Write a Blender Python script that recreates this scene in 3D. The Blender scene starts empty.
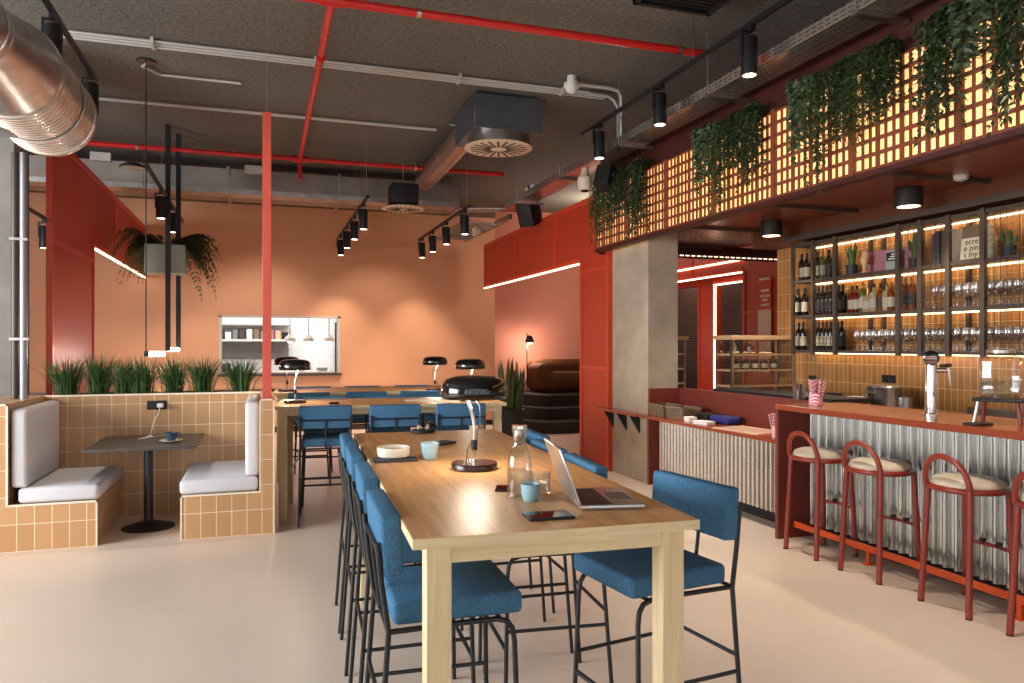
import bpy, bmesh, math, random
from mathutils import Vector, Matrix

RND = random.Random(11)
SC = bpy.context.scene
COL = SC.collection
PI = math.pi

# ------------------------------------------------------------------ view
CAM_H = 1.6
YAW = math.atan(250 / 748.0)
SN, CS = math.sin(YAW), math.cos(YAW)


def ray(px, py):
    a = (px - 512) / 748.0
    return Vector((SN + CS * a, CS - SN * a, (345 - py) / 748.0))


def on_x(px, py, X):
    d = ray(px, py)
    return Vector((0, 0, CAM_H)) + d * (X / d.x)


def on_y(px, py, Y):
    d = ray(px, py)
    return Vector((0, 0, CAM_H)) + d * (Y / d.y)


def on_z(px, py, z):
    d = ray(px, py)
    return Vector((0, 0, CAM_H)) + d * ((z - CAM_H) / d.z)


# ------------------------------------------------------------------ materials
def lin(c):
    return tuple((v / 255 / 12.92) if v / 255 <= 0.04045 else ((v / 255 + 0.055) / 1.055) ** 2.4 for v in c)


def new_mat(name):
    m = bpy.data.materials.new(name)
    m.use_nodes = True
    nt = m.node_tree
    b = nt.nodes['Principled BSDF']
    return m, nt, b


def pbr(name, rgb, rough=0.5, metal=0.0, var=0.0, scale=8.0, bump=0.0, bscale=60.0, stretch=None, spec=None, coat=0.0, rvar=0.0):
    m, nt, b = new_mat(name)
    c = lin(rgb)
    b.inputs['Base Color'].default_value = (*c, 1)
    b.inputs['Roughness'].default_value = rough
    b.inputs['Metallic'].default_value = metal
    if spec is not None:
        b.inputs['Specular IOR Level'].default_value = spec
    if coat:
        b.inputs['Coat Weight'].default_value = coat
        b.inputs['Coat Roughness'].default_value = 0.12
    tc = nt.nodes.new('ShaderNodeTexCoord')
    src = tc.outputs['Object']
    if stretch:
        mp = nt.nodes.new('ShaderNodeMapping')
        mp.inputs['Scale'].default_value = stretch
        nt.links.new(src, mp.inputs['Vector'])
        src = mp.outputs['Vector']
    if var or rvar:
        n = nt.nodes.new('ShaderNodeTexNoise')
        n.inputs['Scale'].default_value = scale
        n.inputs['Detail'].default_value = 6
        n.inputs['Roughness'].default_value = 0.62
        nt.links.new(src, n.inputs['Vector'])
        if var:
            r = nt.nodes.new('ShaderNodeValToRGB')
            r.color_ramp.elements[0].position = 0.3
            r.color_ramp.elements[1].position = 0.7
            r.color_ramp.elements[0].color = (*[max(0, v * (1 - var)) for v in c], 1)
            r.color_ramp.elements[1].color = (*[min(1, v * (1 + var)) for v in c], 1)
            nt.links.new(n.outputs['Fac'], r.inputs['Fac'])
            nt.links.new(r.outputs['Color'], b.inputs['Base Color'])
        if rvar:
            mr = nt.nodes.new('ShaderNodeMapRange')
            mr.inputs['To Min'].default_value = max(0.02, rough - rvar)
            mr.inputs['To Max'].default_value = rough + rvar
            nt.links.new(n.outputs['Fac'], mr.inputs['Value'])
            nt.links.new(mr.outputs['Result'], b.inputs['Roughness'])
    if bump:
        n2 = nt.nodes.new('ShaderNodeTexNoise')
        n2.inputs['Scale'].default_value = bscale
        n2.inputs['Detail'].default_value = 5
        nt.links.new(src, n2.inputs['Vector'])
        bp = nt.nodes.new('ShaderNodeBump')
        bp.inputs['Strength'].default_value = bump
        bp.inputs['Distance'].default_value = 0.01
        nt.links.new(n2.outputs['Fac'], bp.inputs['Height'])
        nt.links.new(bp.outputs['Normal'], b.inputs['Normal'])
    return m


def emit(name, rgb, strength):
    m, nt, b = new_mat(name)
    b.inputs['Base Color'].default_value = (*lin(rgb), 1)
    b.inputs['Emission Color'].default_value = (*lin(rgb), 1)
    b.inputs['Emission Strength'].default_value = strength
    return m


def tile_mat(name, c1, c2, grout, w, h, mortar, rough, bump=0.35):
    m, nt, b = new_mat(name)
    uv = nt.nodes.new('ShaderNodeUVMap')
    br = nt.nodes.new('ShaderNodeTexBrick')
    br.offset = 0.0
    br.squash = 1.0
    br.inputs['Scale'].default_value = 1.0
    br.inputs['Brick Width'].default_value = w
    br.inputs['Row Height'].default_value = h
    br.inputs['Mortar Size'].default_value = mortar
    br.inputs['Mortar Smooth'].default_value = 0.2
    br.inputs['Color1'].default_value = (*lin(c1), 1)
    br.inputs['Color2'].default_value = (*lin(c2), 1)
    br.inputs['Mortar'].default_value = (*lin(grout), 1)
    nt.links.new(uv.outputs['UV'], br.inputs['Vector'])
    nt.links.new(br.outputs['Color'], b.inputs['Base Color'])
    mr = nt.nodes.new('ShaderNodeMapRange')
    mr.inputs['To Min'].default_value = rough
    mr.inputs['To Max'].default_value = 0.8
    nt.links.new(br.outputs['Fac'], mr.inputs['Value'])
    nt.links.new(mr.outputs['Result'], b.inputs['Roughness'])
    bp = nt.nodes.new('ShaderNodeBump')
    bp.invert = True
    bp.inputs['Strength'].default_value = bump
    bp.inputs['Distance'].default_value = 0.004
    nt.links.new(br.outputs['Fac'], bp.inputs['Height'])
    nt.links.new(bp.outputs['Normal'], b.inputs['Normal'])
    return m


def perforated(name, rgb):
    m = tile_mat(name, (60, 46, 36), (70, 52, 40), rgb, 0.07, 0.03, 0.0128, 0.2, 0.2)
    m.node_tree.nodes['Principled BSDF'].inputs['Metallic'].default_value = 0.9
    for l in list(m.node_tree.links):
        if l.to_socket.name == 'Roughness':
            m.node_tree.links.remove(l)
    m.node_tree.nodes['Principled BSDF'].inputs['Roughness'].default_value = 0.2
    return m


def wood_mat(name, base, dark, along='Y', rough=0.42, plank=0.14):
    """oak boards: long streaks, a few knots, glue lines between boards"""
    m, nt, b = new_mat(name)
    tc = nt.nodes.new('ShaderNodeTexCoord')
    mp = nt.nodes.new('ShaderNodeMapping')
    s = {'Y': (14, 0.9, 14), 'X': (0.9, 14, 14), 'Z': (14, 14, 0.9)}[along]
    mp.inputs['Scale'].default_value = s
    nt.links.new(tc.outputs['Object'], mp.inputs['Vector'])
    n = nt.nodes.new('ShaderNodeTexNoise')
    n.inputs['Scale'].default_value = 2.2
    n.inputs['Detail'].default_value = 9
    n.inputs['Roughness'].default_value = 0.65
    n.inputs['Distortion'].default_value = 0.8
    nt.links.new(mp.outputs['Vector'], n.inputs['Vector'])
    r = nt.nodes.new('ShaderNodeValToRGB')
    r.color_ramp.elements[0].position = 0.28
    r.color_ramp.elements[0].color = (*lin(dark), 1)
    r.color_ramp.elements[1].position = 0.62
    r.color_ramp.elements[1].color = (*lin(base), 1)
    nt.links.new(n.outputs['Fac'], r.inputs['Fac'])
    # knots
    mp2 = nt.nodes.new('ShaderNodeMapping')
    mp2.inputs['Scale'].default_value = {'Y': (3.2, 1.3, 3.2), 'X': (1.3, 3.2, 3.2), 'Z': (3.2, 3.2, 1.3)}[along]
    nt.links.new(tc.outputs['Object'], mp2.inputs['Vector'])
    v = nt.nodes.new('ShaderNodeTexVoronoi')
    v.inputs['Scale'].default_value = 1.4
    nt.links.new(mp2.outputs['Vector'], v.inputs['Vector'])
    r2 = nt.nodes.new('ShaderNodeValToRGB')
    r2.color_ramp.elements[0].position = 0.02
    r2.color_ramp.elements[0].color = (0.35, 0.24, 0.15, 1)
    r2.color_ramp.elements[1].position = 0.1
    r2.color_ramp.elements[1].color = (1, 1, 1, 1)
    nt.links.new(v.outputs['Distance'], r2.inputs['Fac'])
    mx = nt.nodes.new('ShaderNodeMixRGB')
    mx.blend_type = 'MULTIPLY'
    mx.inputs['Fac'].default_value = 0.75
    nt.links.new(r.outputs['Color'], mx.inputs['Color1'])
    nt.links.new(r2.outputs['Color'], mx.inputs['Color2'])
    nt.links.new(mx.outputs['Color'], b.inputs['Base Color'])
    b.inputs['Roughness'].default_value = rough
    bp = nt.nodes.new('ShaderNodeBump')
    bp.inputs['Strength'].default_value = 0.06
    bp.inputs['Distance'].default_value = 0.004
    nt.links.new(n.outputs['Fac'], bp.inputs['Height'])
    nt.links.new(bp.outputs['Normal'], b.inputs['Normal'])
    return m


def glass_mat(name, tint=(1, 1, 1), gloss=0.12, rough=0.03):
    """thin clear glass: transparent with a fresnel gloss on top"""
    m = bpy.data.materials.new(name)
    m.use_nodes = True
    nt = m.node_tree
    nt.nodes.clear()
    out = nt.nodes.new('ShaderNodeOutputMaterial')
    tr = nt.nodes.new('ShaderNodeBsdfTransparent')
    tr.inputs['Color'].default_value = (*tint, 1)
    gl = nt.nodes.new('ShaderNodeBsdfGlossy')
    gl.inputs['Roughness'].default_value = rough
    lw = nt.nodes.new('ShaderNodeLayerWeight')
    lw.inputs['Blend'].default_value = 0.35
    mr = nt.nodes.new('ShaderNodeMapRange')
    mr.inputs['To Min'].default_value = gloss * 0.5
    mr.inputs['To Max'].default_value = min(1, gloss * 5)
    nt.links.new(lw.outputs['Facing'], mr.inputs['Value'])
    mix = nt.nodes.new('ShaderNodeMixShader')
    nt.links.new(mr.outputs['Result'], mix.inputs['Fac'])
    nt.links.new(tr.outputs['BSDF'], mix.inputs[1])
    nt.links.new(gl.outputs['BSDF'], mix.inputs[2])
    nt.links.new(mix.outputs['Shader'], out.inputs['Surface'])
    return m


M = {}
M['floor'] = pbr('poured_floor', (234, 214, 195), 0.36, var=0.035, scale=1.3, rvar=0.05, bump=0.02, bscale=25)
M['ceiling'] = pbr('sprayed_ceiling', (108, 105, 98), 0.95, var=0.42, scale=26, bump=0.9, bscale=22)
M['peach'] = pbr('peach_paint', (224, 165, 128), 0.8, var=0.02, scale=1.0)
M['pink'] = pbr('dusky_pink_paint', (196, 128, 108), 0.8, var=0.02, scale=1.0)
M['pale_wall'] = pbr('pale_plaster', (205, 198, 188), 0.9)
M['concrete'] = pbr('cast_concrete', (172, 158, 138), 0.8, var=0.16, scale=3.0, bump=0.12, bscale=18)
M['concrete_grey'] = pbr('grey_cast_concrete', (132, 128, 122), 0.85, var=0.16, scale=3.0, bump=0.12, bscale=18)
M['pipegrey'] = pbr('dull_grey_pipe', (150, 150, 154), 0.42, metal=0.6)
M['concrete_beam'] = pbr('beam_concrete', (120, 98, 74), 0.9, var=0.18, scale=3.0)
M['red'] = pbr('red_lacquer', (186, 56, 32), 0.42, var=0.05, scale=2.5)
M['redframe'] = pbr('red_frame_lacquer', (206, 68, 38), 0.36)
M['postred'] = pbr('red_post_paint', (206, 84, 66), 0.4)
M['darkred'] = pbr('oxblood_board', (66, 22, 14), 0.5, var=0.1, scale=4)
M['soffit'] = pbr('glossy_red_board', (132, 64, 38), 0.27, var=0.2, scale=3.0, stretch=(4, 0.5, 1))
M['bulkhead'] = pbr('bulkhead_board', (98, 54, 36), 0.4, var=0.1)
M['ledfine'] = emit('fine_dotted_led', (255, 222, 190), 1.6)
M['brownred'] = pbr('terracotta_laminate', (118, 51, 39), 0.42, var=0.04, scale=5)
M['bartop'] = pbr('terracotta_bar_top', (144, 66, 42), 0.22, var=0.04, scale=5)
M['stoolred'] = pbr('rust_red_metal', (140, 47, 33), 0.3, spec=0.6)
M['railorange'] = pbr('orange_rail_paint', (214, 84, 36), 0.35)
M['cream'] = pbr('cream_leather', (224, 208, 182), 0.45, bump=0.05, bscale=160)
M['blue'] = pbr('blue_wool', (70, 114, 148), 0.95, var=0.34, scale=150, bump=0.5, bscale=240, spec=0.2)
M['greycushion'] = pbr('pale_grey_fabric', (212, 210, 214), 0.95, var=0.05, scale=120, bump=0.2, bscale=220, spec=0.2)
M['blackmetal'] = pbr('black_powder_coat', (22, 23, 26), 0.42)
M['blackgloss'] = pbr('black_enamel', (10, 9, 10), 0.09, coat=0.6)
M['blackmatte'] = pbr('black_plastic', (18, 18, 19), 0.6)
M['darkbrown'] = pbr('dark_brown_disc', (58, 36, 30), 0.25)
M['chrome'] = pbr('chrome', (226, 224, 220), 0.1, metal=1)
M['steel'] = pbr('brushed_steel', (186, 182, 176), 0.28, metal=1, var=0.06, scale=30, stretch=(1, 1, 12))
M['galv'] = pbr('galvanised_duct', (206, 204, 202), 0.3, metal=1, var=0.2, scale=9, bump=0.08, bscale=14)
M['galvdark'] = pbr('galvanised_box', (112, 118, 126), 0.42, metal=0.8, var=0.1, scale=6)
M['rearduct'] = pbr('rear_duct_sheet', (176, 166, 156), 0.4, metal=0.85, var=0.2, scale=2.0)
M['galvrib'] = pbr('ribbed_duct', (214, 206, 200), 0.26, metal=1, var=0.1, scale=8)
M['ducttape'] = pbr('foil_duct', (182, 156, 136), 0.34, metal=0.9, var=0.15, scale=8, bump=0.1, bscale=10)
M['corr'] = pbr('corrugated_sheet', (176, 178, 172), 0.24, metal=0.92, var=0.06, scale=4)
M['corrlow'] = pbr('corrugated_sheet_matt', (190, 180, 166), 0.27, metal=0.85, var=0.06, scale=4)
M['perf'] = perforated('perforated_tray', (232, 222, 212))
M['conduit'] = pbr('grey_conduit', (190, 186, 180), 0.45)
M['pipered'] = pbr('sprinkler_red', (196, 32, 30), 0.3)
M['white'] = pbr('white_plastic', (232, 228, 220), 0.5)
M['offwhite'] = pbr('off_white_enamel', (216, 200, 172), 0.5)
M['ceramic'] = pbr('cream_ceramic', (226, 218, 204), 0.3)
M['bluecup'] = pbr('pale_blue_ceramic', (150, 188, 200), 0.35, var=0.1, scale=40)
M['navycup'] = pbr('navy_ceramic', (52, 74, 92), 0.35)
M['slate'] = pbr('slate_board', (52, 50, 56), 0.7)
M['tabletop_dark'] = pbr('dark_grey_laminate', (74, 70, 66), 0.4, var=0.03, scale=20)
M['tile'] = tile_mat('sand_tile', (194, 150, 104), (186, 142, 96), (236, 214, 184), 0.12, 0.21, 0.003, 0.32)
M['bartile'] = tile_mat('ochre_tile', (172, 120, 68), (156, 106, 58), (222, 186, 132), 0.066, 0.2, 0.0022, 0.16)
M['kitchentile'] = tile_mat('white_tile', (236, 238, 240), (232, 234, 236), (205, 208, 210), 0.15, 0.15, 0.004, 0.2)
M['edge'] = pbr('pale_edge_profile', (238, 224, 202), 0.5)
M['oak_y'] = wood_mat('oak_boards', (218, 168, 110), (182, 126, 74), 'Y')
M['oak_x'] = wood_mat('oak_boards_cross', (218, 168, 110), (182, 126, 74), 'X')
M['oak_ey'] = wood_mat('oak_edges_daylit', (222, 204, 164), (204, 180, 136), 'X', 0.5)  # paler copy of the oak, daylight on edge faces put into the colour
M['oak_leg'] = wood_mat('oak_legs', (224, 206, 166), (206, 182, 138), 'Z', 0.5)
M['leaf'] = pbr('trailing_leaf', (66, 84, 42), 0.55, var=0.5, scale=9)
M['leafdark'] = pbr('dark_trailing_leaf', (48, 66, 34), 0.55, var=0.5, scale=9)
M['leafgrey'] = pbr('grey_green_leaf', (92, 110, 80), 0.5, var=0.4, scale=9)
M['fern'] = pbr('fern_frond', (62, 72, 30), 0.6, var=0.5, scale=12)
M['grass'] = pbr('grass_blade', (56, 88, 42), 0.55, var=0.5, scale=14)
M['snake'] = pbr('snake_plant_leaf', (62, 84, 40), 0.45, var=0.4, scale=7, stretch=(1, 1, 4))
M['soil'] = pbr('soil', (46, 36, 28), 1.0)
M['pot'] = pbr('charcoal_pot', (40, 40, 42), 0.6)
M['planterbox'] = pbr('grey_green_box', (158, 168, 160), 0.45, var=0.05, scale=6)
M['sofa'] = pbr('brown_velvet', (84, 50, 24), 0.85, var=0.25, scale=8, spec=0.2)
M['carpet'] = pbr('charcoal_carpet', (56, 50, 48), 0.98, var=0.3, scale=70)
M['curtain'] = None
M['wicker'] = pbr('grey_wicker', (128, 108, 84), 0.85, var=0.4, scale=60, bump=0.9, bscale=90)
M['paper'] = pbr('white_paper', (236, 230, 222), 0.8)
M['peachpaper'] = pbr('peach_menu_card', (222, 176, 150), 0.75)
M['bluecloth'] = pbr('navy_cloth', (36, 40, 110), 0.8)
M['shelfmetal'] = pbr('bronze_grey_metal', (84, 75, 66), 0.45, metal=0.4)
M['pinkart'] = pbr('mauve_print', (168, 108, 118), 0.6, var=0.06, scale=6)
M['woodlight'] = pbr('light_wood', (206, 166, 122), 0.5, var=0.12, scale=8, stretch=(1, 1, 8))
M['bottle_dark'] = pbr('dark_green_bottle_glass', (20, 20, 14), 0.06, coat=0.4)
M['bottle_amber'] = pbr('amber_bottle_glass', (120, 58, 18), 0.06, coat=0.4)
M['bottle_red'] = pbr('red_bottle_glass', (104, 24, 16), 0.06, coat=0.4)
M['bottle_clear'] = pbr('pale_bottle_glass', (168, 150, 112), 0.06, coat=0.4)
M['bottle_green'] = pbr('olive_bottle_glass', (92, 96, 40), 0.06, coat=0.4)
M['foil_dark'] = pbr('bottle_foil', (40, 20, 22), 0.35)
M['foil_gold'] = pbr('gold_foil', (170, 124, 60), 0.3, metal=0.7)
M['labelpaper'] = pbr('bottle_label_paper', (178, 166, 142), 0.7)
M['labeldark'] = pbr('dark_bottle_label', (38, 34, 34), 0.6)
M['screen'] = pbr('black_screen_glass', (12, 12, 14), 0.06)
M['alu'] = pbr('silver_aluminium', (198, 196, 196), 0.3, metal=0.9)
M['keyboard'] = pbr('dark_keyboard', (50, 30, 28), 0.5)
M['yellow'] = pbr('yellow_green_cup', (186, 172, 40), 0.4)
M['pinkstripe'] = None
M['glass'] = glass_mat('clear_glass', (0.97, 0.98, 0.98), 0.13)
M['wineglass'] = glass_mat('stemware_glass', (0.96, 0.95, 0.94), 0.2, 0.15)
M['water'] = glass_mat('water', (0.86, 0.9, 0.92), 0.1)
M['pane'] = glass_mat('window_pane', (0.97, 0.98, 0.97), 0.06)
M['darkdoor'] = pbr('dark_door', (36, 38, 48), 0.5)
M['kgrey'] = pbr('kitchen_grey', (120, 118, 116), 0.5)
M['kdark'] = pbr('kitchen_dark', (70, 60, 58), 0.5)
M['lightpanel'] = emit('lit_lattice_panel', (255, 200, 132), 0.9)
M['led'] = emit('warm_led', (255, 220, 180), 4.0)
M['ledshelf'] = emit('shelf_led', (255, 210, 150), 7.0)
M['ledwhite'] = emit('white_led', (255, 226, 198), 5.0)
M['bulb'] = emit('lamp_glow', (255, 232, 200), 9.0)
M['bulbsoft'] = emit('soft_lamp_glow', (255, 226, 184), 3.0)
M['tubeglow'] = emit('tube_glow', (255, 240, 216), 6.0)
M['daylight_screen'] = None


def stripe_mat(name, c1, c2, scale, direction='DIAGONAL'):
    m, nt, b = new_mat(name)
    tc = nt.nodes.new('ShaderNodeTexCoord')
    w = nt.nodes.new('ShaderNodeTexWave')
    w.bands_direction = direction
    w.inputs['Scale'].default_value = scale
    if direction == 'Z':
        w.inputs['Distortion'].default_value = 2.5
        w.inputs['Detail Scale'].default_value = 0.4
    nt.links.new(tc.outputs['Object'], w.inputs['Vector'])
    r = nt.nodes.new('ShaderNodeValToRGB')
    r.color_ramp.interpolation = 'CONSTANT'
    r.color_ramp.elements[0].color = (*lin(c1), 1)
    r.color_ramp.elements[1].position = 0.5
    r.color_ramp.elements[1].color = (*lin(c2), 1)
    nt.links.new(w.outputs['Fac'], r.inputs['Fac'])
    nt.links.new(r.outputs['Color'], b.inputs['Base Color'])
    return m


M['curtain'] = stripe_mat('dark_patterned_wallpaper', (40, 36, 34), (84, 78, 70), 6.0, 'Z')
M['pinkstripe'] = stripe_mat('striped_paper', (214, 74, 92), (240, 226, 226), 22)


# ------------------------------------------------------------------ mesh builder
class MB:
    def __init__(self):
        self.v, self.f = [], []

    def add(self, vs, fs):
        b = len(self.v)
        self.v += [tuple(p) for p in vs]
        self.f += [tuple(i + b for i in f) for f in fs]
        return self

    def box(self, x0, x1, y0, y1, z0, z1):
        v = [(x0, y0, z0), (x1, y0, z0), (x1, y1, z0), (x0, y1, z0), (x0, y0, z1), (x1, y0, z1), (x1, y1, z1), (x0, y1, z1)]
        return self.add(v, [(3, 2, 1, 0), (4, 5, 6, 7), (0, 1, 5, 4), (1, 2, 6, 5), (2, 3, 7, 6), (3, 0, 4, 7)])

    def rbox(self, x0, x1, y0, y1, z0, z1, r=0.01, seg=2, mat=None):
        bm = bmesh.new()
        bmesh.ops.create_cube(bm, size=1)
        for v in bm.verts:
            v.co = Vector(((x0 + x1) / 2 + v.co.x * (x1 - x0), (y0 + y1) / 2 + v.co.y * (y1 - y0), (z0 + z1) / 2 + v.co.z * (z1 - z0)))
        bmesh.ops.bevel(bm, geom=bm.edges[:], offset=r, segments=seg, profile=0.5, affect='EDGES')
        bm.verts.index_update()
        vs = [v.co.copy() for v in bm.verts]
        if mat is not None:
            vs = [mat @ v for v in vs]
        self.add(vs, [[v.index for v in f.verts] for f in bm.faces])
        bm.free()
        return self

    def beam(self, p0, p1, w, h, up=(0, 0, 1)):
        p0, p1 = Vector(p0), Vector(p1)
        d = (p1 - p0).normalized()
        s = d.cross(Vector(up))
        if s.length < 1e-4:
            s = Vector((1, 0, 0))
        s.normalize()
        u = s.cross(d).normalized()
        v = []
        for p in (p0, p1):
            for a, b in ((-1, -1), (1, -1), (1, 1), (-1, 1)):
                v.append(p + s * a * w / 2 + u * b * h / 2)
        return self.add(v, [(3, 2, 1, 0), (4, 5, 6, 7), (0, 1, 5, 4), (1, 2, 6, 5), (2, 3, 7, 6), (3, 0, 4, 7)])

    def tube(self, pts, r, n=10, closed=False, cap=True):
        pts = [Vector(p) for p in pts]
        k = len(pts)
        rs = r if isinstance(r, (list, tuple)) else [r] * k
        rings = []
        prev = None
        for i, p in enumerate(pts):
            if closed:
                t = (pts[(i + 1) % k] - pts[i - 1]).normalized()
            elif i == 0:
                t = (pts[1] - p).normalized()
            elif i == k - 1:
                t = (p - pts[i - 1]).normalized()
            else:
                t = ((pts[i + 1] - p).normalized() + (p - pts[i - 1]).normalized()).normalized()
            if prev is None:
                a = Vector((0, 0, 1)) if abs(t.z) < 0.9 else Vector((1, 0, 0))
                u = t.cross(a).normalized()
            else:
                u = (prev - t * prev.dot(t))
                u = u.normalized() if u.length > 1e-5 else t.cross(Vector((0, 0, 1))).normalized()
            prev = u
            w = t.cross(u).normalized()
            rings.append([p + (u * math.cos(2 * PI * j / n) + w * math.sin(2 * PI * j / n)) * rs[i] for j in range(n)])
        vs = [q for rg in rings for q in rg]
        fs = []
        m = k if closed else k - 1
        for i in range(m):
            a, b = i * n, ((i + 1) % k) * n
            for j in range(n):
                fs.append((a + j, a + (j + 1) % n, b + (j + 1) % n, b + j))
        if cap and not closed:
            fs.append(tuple(reversed(range(n))))
            fs.append(tuple((k - 1) * n + j for j in range(n)))
        return self.add(vs, fs)

    def cyl(self, p0, p1, r, r1=None, n=16):
        return self.tube([p0, p1], [r, r if r1 is None else r1], n)

    def lathe(self, prof, c=(0, 0, 0), n=20, cap=True, mat=None):
        vs, fs = [], []
        for (r, z) in prof:
            for j in range(n):
                a = 2 * PI * j / n
                vs.append(Vector((r * math.cos(a), r * math.sin(a), z)))
        if mat is not None:
            vs = [mat @ v for v in vs]
        vs = [v + Vector(c) for v in vs]
        for i in range(len(prof) - 1):
            for j in range(n):
                fs.append((i * n + j, i * n + (j + 1) % n, (i + 1) * n + (j + 1) % n, (i + 1) * n + j))
        if cap:
            fs.append(tuple(reversed(range(n))))
            fs.append(tuple((len(prof) - 1) * n + j for j in range(n)))
        return self.add(vs, fs)

    def quad(self, a, b, c, d):
        return self.add([a, b, c, d], [(0, 1, 2, 3)])

    def build(self, name, mat, parent=None, smooth=True, angle=38, loc=None):
        me = bpy.data.meshes.new(name)
        me.from_pydata(self.v, [], self.f)
        me.update()
        uvl = me.uv_layers.new(name='UVMap')
        for p in me.polygons:
            n = p.normal
            ax, ay, az = abs(n.x), abs(n.y), abs(n.z)
            for li in p.loop_indices:
                co = me.vertices[me.loops[li].vertex_index].co
                if az >= ax and az >= ay:
                    uvl.data[li].uv = (co.x, co.y)
                elif ax >= ay:
                    uvl.data[li].uv = (co.y, co.z)
                else:
                    uvl.data[li].uv = (co.x, co.z)
        if smooth:
            me.polygons.foreach_set('use_smooth', [True] * len(me.polygons))
            me.set_sharp_from_angle(angle=math.radians(angle))
        me.materials.append(mat)
        o = bpy.data.objects.new(name, me)
        COL.objects.link(o)
        if parent is not None:
            o.parent = parent
        if loc is not None:
            o.location = loc
        return o


def tag(o, label=None, cat=None, group=None, kind=None):
    if label:
        o['label'] = label
    if cat:
        o['category'] = cat
    if group:
        o['group'] = group
    if kind:
        o['kind'] = kind
    return o


def thing(name, label, cat, loc=(0, 0, 0), rz=0.0, group=None, kind=None):
    o = bpy.data.objects.new(name, None)
    o.empty_display_size = 0.1
    COL.objects.link(o)
    o.location = loc
    o.rotation_euler = (0, 0, rz)
    return tag(o, label, cat, group, kind)


def copy_tree(o, parent=None):
    c = o.copy()
    COL.objects.link(c)
    if parent is not None:
        c.parent = parent
    for ch in list(o.children):
        copy_tree(ch, c)
    return c


def dup(o, loc, rz=0.0, label=None, group=None, scale=None):
    c = copy_tree(o)
    c.location = loc
    c.rotation_euler = (0, 0, rz)
    if label:
        c['label'] = label
    if group:
        c['group'] = group
    if scale:
        c.scale = scale
    return c


def struct(name, mb, mat, label=None, cat=None, parent=None, smooth=False):
    o = mb.build(name, mat, parent, smooth=smooth)
    if parent is None:
        o['kind'] = 'structure'
    return tag(o, label, cat)


def text_part(body, size, mat, parent, loc, rot, name='lettering', align='CENTER', ext=0.001):
    cu = bpy.data.curves.new(name, 'FONT')
    cu.body = body
    cu.size = size
    cu.align_x = align
    cu.align_y = 'CENTER'
    cu.extrude = ext
    cu.space_line = 0.85
    cu.materials.append(mat)
    tmp = bpy.data.objects.new('lettering_curve', cu)
    COL.objects.link(tmp)
    bpy.context.view_layer.update()
    me = bpy.data.meshes.new_from_object(tmp.evaluated_get(bpy.context.evaluated_depsgraph_get()))
    bpy.data.objects.remove(tmp)
    o = bpy.data.objects.new(name, me)
    COL.objects.link(o)
    o.parent = parent
    o.location = loc
    o.rotation_euler = rot
    return o


# ================================================================== SETTING
CEIL = 4.5
WB = 14.4      # back wall plane
struct('floor', MB().box(-7, 11, -5, 18, -0.1, 0), M['floor'], 'smooth beige poured floor running through the whole room', 'floor')
struct('ceiling', MB().box(-7, 11, -5, 18, CEIL, CEIL + 0.15), M['ceiling'], 'rough dark grey sprayed ceiling slab', 'ceiling')
# back wall with the kitchen hatch
KX0, KX1, KZ0, KZ1 = -0.735, 1.395, 1.075, 2.135
w = MB()
w.box(-7, KX0, WB, WB + 0.22, 0, 4.15).box(KX1, 4.45, WB, WB + 0.22, 0, 4.15)
w.box(KX0, KX1, WB, WB + 0.22, 0, KZ0).box(KX0, KX1, WB, WB + 0.22, KZ1, 4.15)
struct('wall_back', w, M['peach'], 'peach painted back wall with the kitchen hatch in it', 'wall')
struct('trim_1', MB().box(-7, 4.45, WB - 0.03, WB + 0.22, 4.15, CEIL), M['concrete_beam'], 'raw concrete beam along the top of the peach back wall', 'beam')
struct('trim_2', MB().box(-7, 4.3, WB - 0.03, WB, 0.74, 0.8), M['darkbrown'], 'dark dado rail low on the peach back wall', 'trim')
struct('baseboard_back', MB().box(-7, 4.45, WB - 0.02, WB, 0, 0.1), M['darkbrown'], 'dark baseboard under the peach back wall', 'baseboard')
hw = thing('window_1', 'white framed kitchen hatch opening in the peach back wall', 'window', (0, 0, 0), kind='structure')
f = MB()
f.box(KX0 - 0.0, KX0 + 0.04, WB - 0.02, WB + 0.24, KZ0, KZ1).box(KX1 - 0.04, KX1, WB - 0.02, WB + 0.24, KZ0, KZ1)
f.box(KX0, KX1, WB - 0.02, WB + 0.24, KZ1 - 0.03, KZ1)
f.build('window_frame', M['pale_wall'], hw, smooth=False)
MB().box(KX0 - 0.02, KX1 + 0.02, WB - 0.1, WB + 0.26, KZ0 - 0.04, KZ0).build('window_sill', M['kdark'], hw, smooth=False)
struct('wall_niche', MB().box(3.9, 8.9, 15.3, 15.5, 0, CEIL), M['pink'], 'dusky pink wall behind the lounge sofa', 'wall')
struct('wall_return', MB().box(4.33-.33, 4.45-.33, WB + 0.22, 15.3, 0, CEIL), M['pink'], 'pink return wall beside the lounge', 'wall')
struct('wall_left', MB().box(-7, -6.8, -5, 18, 0, CEIL), M['pale_wall'], 'plain wall on the far side of the booths', 'wall')
struct('wall_right', MB().box(8.75, 8.9, -4, 15.3, 0, CEIL), M['curtain'], 'dark patterned wall beyond the red portals', 'wall')
# window wall behind the viewpoint
w = MB()
w.box(-6.8, 9.6, -4.2, -4.0, 0, 0.25).box(-6.8, 9.6, -4.2, -4.0, 3.9, CEIL)
for x in (-6.8, -3.6, -0.4, 2.8, 6.0, 9.3):
    w.box(x, x + 0.3, -4.2, -4.0, 0.25, 3.9)
struct('wall_front', w, M['pale_wall'], 'shopfront wall with tall windows facing the tables', 'wall')

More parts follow.
